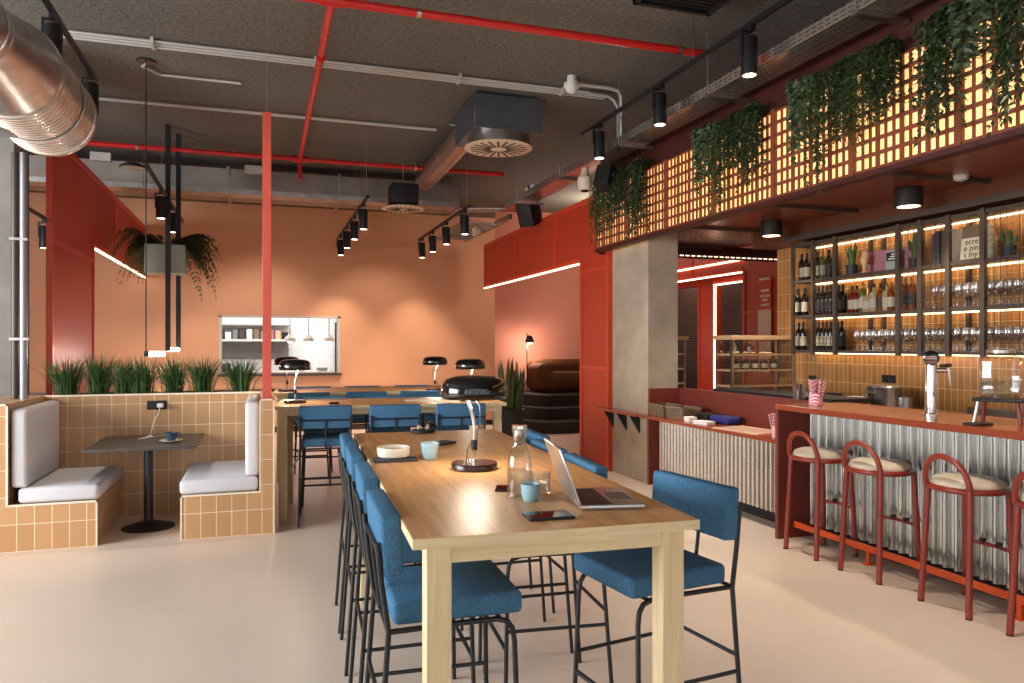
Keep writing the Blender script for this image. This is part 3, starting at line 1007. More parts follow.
lamp0 = make_lamp('black mushroom lamp standing on the long table nearest the viewer')
lamp0.location = (0.903, 3.235, TZ)
lamps = [(0.903, 3.235, 0.0)]
for (bx, by, z, rz, lb) in (
    (295, 403, TZ, PI, 'black mushroom lamp at the booth end of the middle table'),
    (470, 401, TZ, PI, 'black mushroom lamp at the lounge end of the middle table'),
    (287, 391.5, TZ, PI, 'black mushroom lamp at the booth end of the far table'),
    (435, 391, TZ, PI, 'black mushroom lamp at the lounge end of the far table'),
):
    p = on_z(bx, by, z)
    dup(lamp0, (p.x, p.y, TZ), rz, lb)
    lamps.append((p.x, p.y, rz))

# ---- things on the long table
def at_t(px, py):
    p = on_z(px, py, TZ)
    return (p.x, p.y, TZ)


cf = thing('carafe', 'clear glass water carafe with steel stopper on the long table', 'carafe', at_t(519.5, 497))
MB().lathe([(0.03, 0.0), (0.044, 0.003), (0.046, 0.02), (0.046, 0.12), (0.04, 0.155), (0.025, 0.185), (0.022, 0.2), (0.026, 0.235), (0.03, 0.25)], n=32, cap=False).build('bottle', M['glass'], cf)
MB().lathe([(0.03, 0.004), (0.0435, 0.006), (0.0435, 0.1), (0.001, 0.1)], n=32, cap=False).build('water', M['water'], cf)
MB().lathe([(0.012, 0.19), (0.019, 0.2), (0.021, 0.245), (0.028, 0.25), (0.028, 0.262), (0.001, 0.264)], n=24).build('stopper', M['chrome'], cf)
tb = thing('tumbler', 'clear glass tumbler of water behind the pale blue cup', 'glass', at_t(541, 494))
MB().lathe([(0.03, 0), (0.034, 0.003), (0.037, 0.082), (0.0355, 0.082), (0.032, 0.012), (0.001, 0.01)], n=28, cap=False).build('cup', M['glass'], tb)
MB().lathe([(0.0315, 0.012), (0.0335, 0.045), (0.001, 0.045)], n=28, cap=False).build('water', M['water'], tb)
o = cup_mesh(0.026, 0.035, 0.062).build('ceramic_cup', M['bluecup'])
o.location = at_t(530.5, 501)
tag(o, 'pale blue handleless cup in front of the carafe', 'cup')
o = cup_mesh(0.03, 0.044, 0.082).build('ceramic_cup', M['bluecup'])
o.location = at_t(430, 459.5)
tag(o, 'speckled blue-grey tumbler cup beside the cream bowl', 'cup')
br = thing('serving_board', 'dark slate board under the cream bowl', 'board', at_t(394.5, 460.5), A1)
MB().rbox(-0.105, 0.105, -0.065, 0.065, 0, 0.01, 0.002, 1).build('board', M['slate'], br)
bw = thing('bowl', 'cream ceramic bowl with spoon on the dark slate board', 'bowl', (at_t(393.5, 459)[0], at_t(393.5, 459)[1], TZ + 0.01))
MB().lathe([(0.06, 0), (0.074, 0.006), (0.079, 0.02), (0.08, 0.05), (0.075, 0.05), (0.073, 0.02), (0.06, 0.012), (0.001, 0.012)], n=36, cap=False).build('bowl', M['ceramic'], bw)
MB().lathe([(0.074, 0.034), (0.001, 0.036)], n=30, cap=False).build('soup', M['darkbrown'], bw)
MB().tube([(0.07, -0.03, 0.004), (0.1, -0.04, 0.005), (0.105, 0.0, 0.012)], 0.004, 8).build('spoon', M['steel'], bw)


def phone(label, loc, rz, a=0.075, b2=0.036):
    o = thing('smartphone', label, 'phone', loc, rz)
    bd = MB().rbox(-a, a, -b2, b2, 0, 0.009, 0.004, 2).build('body', M['blackmatte'], o)
    MB().rbox(-a + 0.004, a - 0.004, -b2 + 0.004, b2 - 0.004, 0.009, 0.0098, 0.0003, 1).build('screen', M['screen'], bd)
    return o


phone('black smartphone lying flat in front of the pale blue cup', at_t(548.5, 517), rt(-4), 0.076, 0.05)
phone('small black phone lying beside the carafe', at_t(503, 489.5), rt(70), 0.045, 0.03)
nb = thing('notebook', 'small dark notebook beyond the blue-grey tumbler cup', 'notebook', at_t(441, 444), rt(35))
MB().rbox(-0.075, 0.075, -0.05, 0.05, 0, 0.012, 0.002, 1).build('cover', M['slate'], nb)
MB().box(-0.073, 0.076, -0.048, 0.048, 0.002, 0.010).build('pages', M['paper'], nb)
hb = thing('power_dock', 'low black power dock at the far end of the long table', 'power dock', at_t(423, 432.5), A1)
MB().lathe([(0.07, 0), (0.075, 0.004), (0.075, 0.016), (0.068, 0.022), (0.001, 0.022)], n=28).build('body', M['blackmatte'], hb)
for s in (-0.028, 0.028):
    MB().cyl((s, -0.01, 0.022), (s, -0.01, 0.05), 0.012, n=14).build('plug', M['chrome'], hb)

lp = thing('laptop', 'open silver laptop on the bar side of the long table', 'laptop', (1.15, 2.435, TZ), math.atan2(-0.03, 0.22) + 0.0)
P0 = Vector((1.012, 2.30))
P1 = Vector((1.24, 2.285))
P3 = Vector((1.112, 2.612))
ux = (P1 - P0).normalized()
uy = (P3 - P0).normalized()
lp.location = (P0.x, P0.y, TZ)
lp.rotation_euler = (0, 0, math.atan2(ux.y, ux.x) + rt(-7.5))
MB().rbox(0, 0.222, 0, 0.315, 0.002, 0.016, 0.004, 2).build('base', M['alu'], lp)
lb_ = lp.children[0]
MB().rbox(0.012, 0.112, 0.018, 0.297, 0.0155, 0.0168, 0.0004, 1).build('keyboard', M['keyboard'], lb_)
MB().box(0.13, 0.205, 0.1, 0.215, 0.0158, 0.0166).build('trackpad', M['kgrey'], lb_)
m = Matrix.Translation((0.0, 0, 0.014)) @ Matrix.Rotation(rt(-20), 4, 'Y')
ld_ = MB().rbox(-0.004, 0.003, 0, 0.315, 0, 0.205, 0.0015, 1, mat=m).build('lid', M['alu'], lp)
MB().rbox(0.0032, 0.0042, 0.006, 0.309, 0.012, 0.199, 0.0003, 1, mat=m).build('screen', M['screen'], ld_)

# papers and plates further back
for (px, py, w_, h_, rz, lb) in ((420, 400.5, 0.30, 0.21, -0.1, 'white papers lying on the middle table beside the lamp'),
                                 (448, 402.3, 0.21, 0.15, 0.2, 'open white booklet near the front edge of the middle table')):
    o = MB().box(-w_ / 2, w_ / 2, -h_ / 2, h_ / 2, 0, 0.006).build('paper_sheet', M['paper'], smooth=False)
    o.location = at_t(px, py)
    o.rotation_euler = (0, 0, rz)
    tag(o, lb, 'paper')
o = MB().rbox(-0.045, 0.045, -0.03, 0.03, 0, 0.018, 0.004, 1).build('power_adapter', M['blackmatte'])
o.location = at_t(334, 404)
tag(o, 'small black adapter on the middle table above the first chair back', 'adapter')

# grey cable hanging at table end by booth
cbl = MB().tube([(0.24, 7.3, 0.98), (0.33, 7.25, 0.86), (0.345, 7.22, 0.7), (0.32, 7.2, 0.55), (0.25, 7.18, 0.45), (0.21, 7.17, 0.42)], 0.011, 8).build('power_cable', M['conduit'])
tag(cbl, 'grey cable looping down beside the leg of the middle table', 'cable')

# ================================================================== BAR
bar = thing('bar_counter', 'tall terracotta bar with corrugated metal front', 'bar', (0, 0, 0))
BX = 4.03
MB().rbox(BX, 4.76, -2.0, 5.19, 1.065, 1.11, 0.003, 1).build('worktop', M['bartop'], bar)
MB().rbox(BX + 0.002, 4.76, 5.15, 5.188, 0, 1.064, 0.002, 1).build('end_panel', M['brownred'], bar)


def corrugated(x, y0, y1, z0, z1, pitch, amp):
    mb = MB()
    n = int((y1 - y0) / pitch * 10)
    vs, fs = [], []
    for i in range(n + 1):
        y = y0 + (y1 - y0) * i / n
        ph = 2 * PI * (y - y0) / pitch
        s = math.sin(ph)
        xx = x + amp * (s * (1.25 - 0.25 * s * s))
        vs += [(xx, y, z0), (xx, y, z1)]
    for i in range(n):
        fs.append((2 * i, 2 * i + 1, 2 * i + 3, 2 * i + 2))
    mb.add(vs, fs)
    return mb


corrugated(4.38, -2.0, 5.15, 0.1, 1.064, 0.092, 0.023).build('corrugated_front', M['corr'], bar, angle=80)
MB().box(4.42, 4.76, -2.0, 5.15, 0.1, 1.064).build('carcass', M['brownred'], bar, smooth=False)
MB().box(4.42, 4.76, -2.0, 5.15, 0, 0.1).build('kickboard', M['blackmatte'], bar, smooth=False)
fr = thing('foot_rail', 'orange flat foot rail running along the floor before the bar', 'foot rail', (0, 0, 0))
MB().rbox(4.172, 4.186, -2.0, 5.13, 0.095, 0.145, 0.003, 1).build('rail', M['railorange'], fr)
for y in (4.35, 3.2, 2.05, 0.9):
    MB().box(4.186, 4.2, y - 0.015, y + 0.015, 0, 0.12).box(4.16, 4.23, y - 0.03, y + 0.03, 0, 0.008).build('post', M['railorange'], fr, smooth=False)


def make_stool(label):
    root = thing('bar_stool', label, 'stool', group='rust red stools along the bar')
    RR = 0.2
    Zs = 0.735
    MB().lathe([(0.05, Zs - 0.004), (RR - 0.01, Zs), (RR, Zs + 0.018), (RR - 0.012, Zs + 0.045), (RR * 0.75, Zs + 0.062), (0.001, Zs + 0.07)], n=40).build('seat', M['cream'], root, angle=70)
    ring = [(math.cos(2 * PI * i / 40) * (RR + 0.005), math.sin(2 * PI * i / 40) * (RR + 0.005), Zs - 0.002) for i in range(40)]
    MB().tube(ring, 0.018, 10, closed=True).build('seat_ring', M['stoolred'], root)
    t = RR * 0.74
    for sx in (-1, 1):
        for sy in (-1, 1):
            MB().tube([(sx * 0.182, sy * 0.17, 0.008), (sx * t, sy * t, Zs)], 0.019, 12).build('leg', M['stoolred'], root)
    # hoop back on the room side
    pts = []
    for i in range(17):
        a = PI * i / 16
        pts.append((-t - 0.04 * math.sin(a) - 0.008, -t * 1.06 * math.cos(a), Zs + 0.0 + 0.192 * math.sin(a) ** 0.8))
    MB().tube(pts, 0.018, 12).build('hoop_back', M['stoolred'], root)
    zf = 0.36
    k = t + (0.182 - t) * (1 - zf / Zs)
    ky = t + (0.17 - t) * (1 - zf / Zs)
    fp = [(k + 0.03 * math.sin(PI * i / 8), -ky + 2 * ky * i / 8, zf) for i in range(9)]
    MB().tube(fp, 0.012, 10).build('footrest', M['stoolred'], root)
    for s in (-0.05, 0.06):
        MB().rbox(k + 0.012, k + 0.042, s - 0.015, s + 0.015, zf - 0.004, zf + 0.03, 0.003, 1).build('clip', M['blackmatte'], root)
    for sx in (-1, 1):
        for sy in (-1, 1):
            MB().cyl((sx * 0.182, sy * 0.17, 0), (sx * 0.182, sy * 0.17, 0.01), 0.0195, n=12).build('foot_cap', M['blackmatte'], root)
    return root


s0 = make_stool('rust red hoop-backed stool farthest along, at the bar end panel')
s0.location = (4.085, 4.72, 0)
for y, rz, lb in ((4.14, 0.03, 'rust red hoop-backed stool second from the bar end panel'), (3.455, -0.02, 'rust red hoop-backed stool third from the bar end panel, before the beer tap'),
                  (2.87, 0.02, 'rust red hoop-backed stool cut by the picture edge, nearest the viewer')):
    dup(s0, (4.09, y, 0), rz, lb)

# ---- low counter with shelf, half wall
lc = thing('pass_counter', 'low terracotta counter with shelf, corrugated front and half-height back', 'counter', (0, 0, 0))
MB().rbox(4.08, 4.6, 5.2, 8.75, 0.775, 0.805, 0.003, 1).build('shelf', M['bartop'], lc) if False else None
sh = MB().box(4.08, 4.6, 5.2, 7.665, 0.775, 0.805).box(4.06, 4.208, 7.665, 8.72, 0.775, 0.805)
sh.build('shelf', M['bartop'], lc, smooth=False)
MB().box(4.6, 4.68, 5.2, 7.665, 0, 1.1).box(4.212, 4.6, 7.63, 7.665, 0.805, 1.1).build('half_wall', M['brownred'], lc, smooth=False)
MB().box(4.2, 4.38, 7.62, 7.665, 0, 0.775).build('end_panel', M['brownred'], lc, smooth=False)
corrugated(4.355, 5.2, 7.62, 0.1, 0.775, 0.066, 0.022).build('corrugated_front', M['corrlow'], lc, angle=80)
MB().box(4.385, 4.6, 5.2, 7.62, 0, 0.1).build('kickboard', M['blackmatte'], lc, smooth=False)
MB().box(4.385, 4.6, 5.2, 7.62, 0.1, 0.774).build('carcass', M['brownred'], lc, smooth=False)
for y in (7.86, 8.2, 8.55):
    b = MB()
    y0, y1 = y - 0.012, y + 0.012
    x0, x1 = 4.208, 4.075
    b.add([(x0, y0, 0.774), (x1, y0, 0.774), (x0, y0, 0.56), (x0, y1, 0.774), (x1, y1, 0.774), (x0, y1, 0.56)], [(0, 1, 2), (5, 4, 3), (0, 3, 4, 1), (1, 4, 5, 2), (2, 5, 3, 0)])
    b.build('bracket', M['blackmatte'], lc, smooth=False)


# things on the low counter
def basket(label, loc, rz):
    o = thing('wicker_basket', label, 'basket', loc, rz)
    b = MB()
    n = 7
    for k in range(n):
        z = 0.008 + k * 0.016
        e = 0.0 + 0.012 * k / n
        a, c = 0.1 + e, 0.15 + e
        b.tube([(-a, -c, z), (a, -c, z), (a, c, z), (-a, c, z)], 0.0088, 6, closed=True)
    b.box(-0.1, 0.1, -0.15, 0.15, 0, 0.008)
    b.build('weave', M['wicker'], o)
    MB().tube([(-0.115, -0.165, 0.122), (0.115, -0.165, 0.122), (0.115, 0.165, 0.122), (-0.115, 0.165, 0.122)], 0.011, 8, closed=True).build('rim', M['wicker'], o)
    return o


b0 = basket('grey wicker basket at the column end of the low counter shelf', (4.3, 7.44, 0.805), 0.0)
dup(b0, (4.31, 7.07, 0.805), 0.03, 'grey wicker basket nearer the napkins on the low counter shelf')
o = MB().rbox(-0.05, 0.05, -0.05, 0.05, 0, 0.05, 0.004, 1).build('napkin_stack', M['paper'])
o.location = (4.22, 6.78, 0.805)
tag(o, 'small stack of white napkins beside the wicker baskets', 'napkins')
o = MB().rbox(-0.06, 0.06, -0.1, 0.1, 0, 0.035, 0.004, 1).build('napkin_stack', M['paper'])
o.location = (4.2, 6.5, 0.805)
o.rotation_euler = (0, 0, 0.2)
tag(o, 'wider flat stack of white napkins before the navy cloth', 'napkins')
o = MB().rbox(-0.09, 0.09, -0.16, 0.16, 0, 0.075, 0.025, 3).build('folded_cloth', M['bluecloth'])
o.location = (4.45, 6.5, 0.805)
tag(o, 'folded navy blue cloth against the terracotta half wall', 'cloth')
o = MB().rbox(-0.09, 0.09, -0.12, 0.12, 0, 0.075, 0.012, 2).build('black_tray', M['blackmatte'])
o.location = (4.46, 6.83, 0.805)
tag(o, 'black box tray behind the white napkins', 'tray')
mn = thing('menu_card', 'large peach menu cards spread on the low counter shelf', 'menu', (4.3, 5.9, 0.805), 0.12)
MB().box(-0.19, 0.19, -0.3, 0.3, 0, 0.008).build('card', M['peachpaper'], mn, smooth=False)
q = MB()
for i in range(12):
    q.box(-0.15 if i % 3 else -0.1, 0.12, -0.26 + i * 0.045, -0.245 + i * 0.045, 0.008, 0.0085)
q.build('print', M['kgrey'], mn, smooth=False)


def straw_cup(label, loc):
    o = thing('straw_holder', label, 'straw holder', loc)
    MB().lathe([(0.05, 0), (0.054, 0.004), (0.05, 0.1), (0.047, 0.1), (0.046, 0.01)], n=24).build('cup', M['pinkstripe'], o)
    r = random.Random(3)
    s = MB()
    for k in range(46):
        a = r.uniform(0, 2 * PI)
        q = r.uniform(0, 0.04)
        s.cyl((q * math.cos(a), q * math.sin(a), 0.02), (q * 2.0 * math.cos(a), q * 2.0 * math.sin(a), 0.2 + r.uniform(-0.01, 0.01)), 0.0035, n=6)
    s.build('straws', M['pinkstripe'], o)
    return o


st0 = straw_cup('pink striped paper straws in a holder on the end of the bar top', (4.3, 5.02, 1.11))
dup(st0, (4.2, 5.36, 0.805), 1.0, 'pink striped straws in a holder on the low shelf against the bar end panel')

# bar top items
jb = thing('glass_jar', 'glass bowl of cutlery on the bar top beside the straws', 'jar', (4.645, 5.62, 1.1))
MB().lathe([(0.05, 0), (0.062, 0.005), (0.072, 0.05), (0.066, 0.09), (0.07, 0.1), (0.067, 0.1), (0.063, 0.09), (0.068, 0.05), (0.058, 0.01)], n=24, cap=False).build('jar', M['glass'], jb)
r = random.Random(9)
q = MB()
for k in range(12):
    a = r.uniform(0, 2 * PI)
    q.tube([(0.03 * math.cos(a), 0.03 * math.sin(a), 0.01), (0.06 * math.cos(a + 0.5), 0.06 * math.sin(a + 0.5), 0.12 + r.uniform(0, 0.04))], [0.003, 0.007], 6)
q.build('cutlery', M['steel'], jb)

tap = thing('beer_tap', 'chrome beer tap column with round dark badge on the bar top', 'tap', (4.42, on_x(931, 400, 4.42).y, 1.11))
MB().lathe([(0.06, 0), (0.06, 0.012), (0.042, 0.02), (0.04, 0.36), (0.038, 0.375), (0.001, 0.378)], n=28).build('column', M['chrome'], tap)
fwd = Vector((-0.72, -0.69, 0)).normalized()
rz_b = math.atan2(fwd.y, fwd.x)
mb_ = Matrix.Translation(fwd * 0.035 + Vector((0, 0, 0.40))) @ Matrix.Rotation(rz_b, 4, 'Z') @ Matrix.Rotation(PI / 2, 4, 'Y')
MB().lathe([(0.052, -0.006), (0.052, 0.004), (0.046, 0.008), (0.001, 0.009)], n=32, mat=mb_).build('badge', M['blackgloss'], tap)
band = MB()
mb2 = Matrix.Translation(fwd * 0.045 + Vector((0, 0, 0.40))) @ Matrix.Rotation(rz_b + PI / 2, 4, 'Z')
pts = []
for i in range(13):
    a = -PI * 0.86 + (PI * 0.72) * i / 12
    pts.append(mb2 @ Vector((0.044 * math.cos(a), 0, 0.044 * math.sin(a))))
band.add([p for p in pts] + [p + fwd * 0.002 for p in pts], [tuple(range(13, 26))])
tag(band.build('badge_band', M['bottle_red'], tap, smooth=False), 'red lower segment of the badge')
for z, wd in ((0.405, 0.03), (0.392, 0.034)):
    MB().box(-wd, wd, -0.001, 0.002, 0, 0.006).build('badge_print', M['peachpaper'], tap, smooth=False).matrix_local = Matrix.Translation(fwd * 0.0455 + Vector((0, 0, z))) @ Matrix.Rotation(rz_b + PI / 2, 4, 'Z')
sd = Vector((0.72, -0.69, 0)).normalized()
sp = MB().tube([(0, 0, 0.315), sd * 0.12 + Vector((0, 0, 0.315))], 0.017, 14)
sp.tube([sd * 0.105 + Vector((0, 0, 0.33)), sd * 0.112 + Vector((0, 0, 0.29)), sd * 0.118 + Vector((0, 0, 0.21))], [0.019, 0.014, 0.007], 12)
sp.build('spout', M['chrome'], tap)
MB().tube([sd * 0.05 + Vector((0, 0, 0.345)), sd * 0.125 + Vector((0, 0, 0.35))], 0.012, 10).build('handle', M['blackgloss'], tap)

wd = thing('water_dispenser', 'square glass water dispenser with steel lid on a black stand on the bar', 'dispenser', (4.44, on_x(1001, 400, 4.44).y, 1.11), 0.5)
st = MB()
MB().rbox(-0.135, 0.135, -0.135, 0.135, 0.135, 0.155, 0.005, 1).build('stand_top', M['blackmatte'], wd)
for sx in (-1, 1):
    for sy in (-1, 1):
        MB().tube([(sx * 0.125, sy * 0.125, 0), (sx * 0.105, sy * 0.105, 0.136)], 0.013, 10).build('stand_leg', M['brownred'] if sx * sy > 0 else M['steel'], wd)
MB().rbox(-0.108, 0.108, -0.108, 0.108, 0.157, 0.42, 0.035, 4).build('jar', M['glass'], wd)
MB().lathe([(0.09, 0.415), (0.08, 0.43), (0.075, 0.44)], n=28, cap=False).build('neck', M['glass'], wd)
MB().rbox(-0.103, 0.103, -0.103, 0.103, 0.163, 0.265, 0.03, 3).build('water', M['water'], wd)
MB().lathe([(0.078, 0.438), (0.08, 0.44), (0.08, 0.458), (0.065, 0.465), (0.001, 0.467)], n=32).build('lid', M['steel'], wd)
MB().tube([(-0.1, 0, 0.185), (-0.16, 0, 0.185), (-0.165, 0, 0.16)], 0.011, 10).build('spigot', M['chrome'], wd)
o = MB().rbox(-0.07, 0.07, -0.05, 0.05, 0, 0.014, 0.004, 1).build('drip_tray', M['blackmatte'])
o.location = (*on_z(978, 425, 1.11).xy, 1.11)
tag(o, 'small black drip tray beside the dispenser stand', 'tray')

# back work counter
wc = thing('work_counter', 'stainless back counter under the ochre tiles', 'counter', (0, 0, 0))
MB().box(5.25, 5.895, -2.0, 7.1, 0, 0.92).build('cabinet', M['shelfmetal'], wc, smooth=False)
MB().rbox(5.22, 5.895, -2.0, 7.12, 0.92, 0.96, 0.004, 1).build('worktop', M['steel'], wc)
MB().box(5.8, 5.895, -2.0, 4.9, 0.96, 1.06).build('upstand', M['steel'], wc, smooth=False)


def stand(px, X):
    p = on_x(px, 400, X)
    return (X, p.y, 0.96)


pt = thing('stock_pot', 'wide steel pot on the back counter below the wall socket', 'pot', stand(884, 5.5))
pt_ = MB().lathe([(0.14, 0), (0.15, 0.01), (0.15, 0.24), (0.156, 0.25), (0.146, 0.25), (0.144, 0.02)], n=36).build('pot', M['steel'], pt)
for s in (-1, 1):
    MB().tube([(s * 0.15, -0.04, 0.2), (s * 0.185, -0.03, 0.205), (s * 0.185, 0.03, 0.205), (s * 0.15, 0.04, 0.2)], 0.006, 8).build('handle', M['steel'], pt_)
o = cup_mesh(0.035, 0.042, 0.13).build('plastic_cup', M['yellow'])
o.location = stand(867, 5.35)
tag(o, 'yellow-green cup beside the steel pot', 'cup')
for px, hgt, mt, lb in ((834, 0.14, 'blackmatte', 'black kettle-like container behind the striped straws'), (846, 0.12, 'ceramic', 'white container beside the black one on the back counter'), (856, 0.13, 'paper', 'white tub next to the yellow-green cup'), (903, 0.16, 'steel', 'steel insert tray beyond the steel pot')):
    o = MB().lathe([(0.07, 0), (0.075, 0.005), (0.08, hgt), (0.075, hgt), (0.07, 0.01)], n=24).build('container', M[mt])
    o.location = stand(px, 5.6)
    tag(o, lb, 'container')
for px, lb in ((813, 'black wall socket on the ochre tiles behind the straws'), (889, 'wide black wall socket on the ochre tiles above the steel pot')):
    p = on_x(px, 379, 5.9)
    o = thing('wall_socket', lb, 'socket', (5.9, p.y, p.z))
    k = 0.06 if px < 850 else 0.085
    MB().rbox(-0.012, 0, -k, k, -0.04, 0.04, 0.004, 1).build('plate', M['blackmatte'], o)
    for s in (-0.5, 0.5):
        MB().lathe([(0.026, 0), (0.026, 0.003), (0.02, 0.001)], n=18, mat=Matrix.Rotation(-PI / 2, 4, 'Y')).build('outlet', M['blackmetal'], o, loc=(-0.012, s * k, 0))

pc = thing('prep_counter', 'black prep surface just behind the terracotta half wall', 'counter', (0, 0, 0))
MB().rbox(4.7, 5.15, 5.3, 7.1, 1.085, 1.125, 0.004, 1).build('worktop', M['blackmatte'], pc)
MB().box(4.72, 5.12, 5.32, 7.08, 0, 1.085).build('cabinet', M['shelfmetal'], pc, smooth=False)

# glass display case beyond the half wall
dc = thing('display_case', 'glass fronted display case with pale wood top behind the terracotta half wall', 'display case', (5.03, 7.22, 0))
MB().box(0, 0.86, 0, 0.32, 0, 0.92).build('cabinet', M['brownred'], dc, smooth=False)
MB().rbox(-0.02, 0.88, -0.02, 0.34, 1.66, 1.71, 0.004, 1).build('top', M['woodlight'], dc)
for x in (0.0, 0.84):
    for y in (0.0, 0.3):
        MB().box(x, x + 0.025, y, y + 0.025, 0.92, 1.66).build('post', M['steel'], dc, smooth=False)
for z in (1.12, 1.3, 1.48):
    MB().box(0.0, 0.86, 0.01, 0.31, z, z + 0.018).build('shelf', M['woodlight'], dc, smooth=False)
MB().box(0.0, 0.86, 0.322, 0.326, 0.92, 1.66).build('glass_pane', M['pane'], dc, smooth=False)
MB().box(0.0, 0.86, -0.004, 0.0, 0.92, 1.66).build('glass_pane', M['pane'], dc, smooth=False)
dc2 = thing('display_case', 'narrow display case with pale shelves directly beside the concrete column', 'display case', (4.72, 8.0, 0))
MB().box(0, 0.2, 0, 0.4, 0, 0.92).build('cabinet', M['brownred'], dc2, smooth=False)
MB().rbox(-0.02, 0.22, -0.02, 0.42, 1.66, 1.71, 0.004, 1).build('top', M['woodlight'], dc2)
for x in (0.0, 0.175):
    MB().box(x, x + 0.025, 0, 0.025, 0.92, 1.66).build('post', M['steel'], dc2, smooth=False)
for z in (1.12, 1.3, 1.48):
    MB().box(0.0, 0.2, 0.01, 0.39, z, z + 0.018).build('shelf', M['woodlight'], dc2, smooth=False)

# ================================================================== BOTTLES & GLASSES
def bottle_proto(kind, glassm, foil, lab):
    prof = {
        'wine': [(0.036, 0), (0.038, 0.004), (0.038, 0.19), (0.034, 0.215), (0.017, 0.24), (0.0145, 0.26), (0.0145, 0.3)],
        'spirit': [(0.041, 0), (0.043, 0.005), (0.043, 0.17), (0.036, 0.195), (0.016, 0.21), (0.014, 0.27)],
        'slim': [(0.03, 0), (0.032, 0.004), (0.032, 0.2), (0.026, 0.225), (0.013, 0.25), (0.0125, 0.3)],
        'jug': [(0.046, 0), (0.05, 0.01), (0.05, 0.14), (0.03, 0.17), (0.017, 0.18), (0.017, 0.24)],
    }[kind]
    r = prof[2][0] + 0.0008
    h = prof[-1][1]
    root = thing('bottle', 'x', 'bottle')
    gb = MB().lathe(prof, n=16).build('glass_body', glassm, root)
    k = prof[-1][0] + 0.0012
    MB().lathe([(k, h - 0.05), (k, h + 0.004), (k * 0.8, h + 0.008)], n=12).build('cap', foil, root)
    zl = prof[2][1]
    MB().lathe([(r, zl * 0.25), (r, zl * 0.8)], n=16, cap=False).build('label', lab, gb)
    return root


BP = {}
def put_bottle(key, px, shelf_z, label, group, X=5.74):
    kind, g, fo, lb = key
    y = on_x(px, 340, X).y
    if key not in BP:
        o = bottle_proto(kind, M[g], M[fo], M[lb])
        BP[key] = o
    else:
        o = copy_tree(BP[key])
    o.location = (X, y, shelf_z)
    o.rotation_euler = (0, 0, RND.uniform(-0.4, 0.4))
    o['label'] = label
    o['group'] = group


SZ = [1.545, 1.925, 2.31]   # shelf tops
WINE = ('wine', 'bottle_dark', 'foil_dark', 'labelpaper')
WINED = ('wine', 'bottle_dark', 'foil_dark', 'labeldark')
WINEG = ('wine', 'bottle_green', 'foil_gold', 'labelpaper')
for px in (799, 803.5):
    put_bottle(WINE, px, SZ[0], 'dark wine bottle with broad pale label at the open end of the lowest bar shelf', 'end bottles on the lowest shelf')
for px in (815, 819, 823, 827, 831):
    put_bottle(WINE, px, SZ[0], 'dark wine bottle behind wire mesh on the lowest bar shelf', 'mesh bottles on the lowest shelf')
for px in (838, 842):
    put_bottle(WINED, px, SZ[0], 'dark wine bottle on the lowest bar shelf beside the first wine glasses', 'bottles beside the glasses')
for px in (798, 805):
    put_bottle(WINE, px, SZ[1], 'dark wine bottle with pale label at the open end of the middle bar shelf', 'end bottles on the middle shelf')
for px in (815, 819, 823, 827, 831):
    put_bottle(WINED, px, SZ[1], 'dark wine bottle with dark label behind wire mesh on the middle bar shelf', 'mesh bottles on the middle shelf')
for px in (839, 843):
    put_bottle(WINED, px, SZ[1], 'dark wine bottle on the middle bar shelf next to the red bottles', 'dark bottles next to the red ones')
for px in (852.5, 857):
    put_bottle(('spirit', 'bottle_red', 'foil_dark', 'labelpaper'), px, SZ[1], 'red spirit bottle with pale label on the middle bar shelf', 'red bottles on the middle shelf')
for i, (px, key, lb) in enumerate((
    (863, ('wine', 'bottle_green', 'foil_gold', 'labelpaper'), 'olive green bottle with gold cap beside the red bottles'),
    (868, ('jug', 'bottle_clear', 'foil_gold', 'labelpaper'), 'squat pale bottle second in the open spirits bay'),
    (874, ('spirit', 'bottle_clear', 'foil_dark', 'labelpaper'), 'tall pale spirit bottle in the middle of the open spirits bay'),
    (881, ('spirit', 'bottle_amber', 'foil_dark', 'labeldark'), 'amber spirit bottle with dark label in the open spirits bay'),
    (887, ('spirit', 'bottle_clear', 'foil_gold', 'labelpaper'), 'pale spirit bottle with gold cap next to the amber one'),
    (892, ('spirit', 'bottle_amber', 'foil_gold', 'labelpaper'), 'amber spirit bottle with gold cap at the mesh end of the open bay'))):
    put_bottle(key, px, SZ[1], lb, 'spirits on the middle shelf')
for px in (902, 906, 911.5):
    put_bottle(('slim', 'bottle_amber', 'foil_gold', 'labeldark'), px, SZ[1], 'slim amber bottle behind wire mesh next to the spirits bay', 'slim bottles behind mesh')
for px in (802, 807):
    put_bottle(WINE, px, SZ[2], 'dark wine bottle at the open end of the top bar shelf', 'end bottles on the top shelf')
for px, key, lb in ((818, WINE, 'dark wine bottle with pale label on the top bar shelf behind mesh'), (823, WINEG, 'olive bottle with gold cap on the top bar shelf behind mesh'), (829, WINED, 'dark bottle with dark label on the top bar shelf behind mesh')):
    put_bottle(key, px, SZ[2], lb, 'top shelf bottles behind mesh')
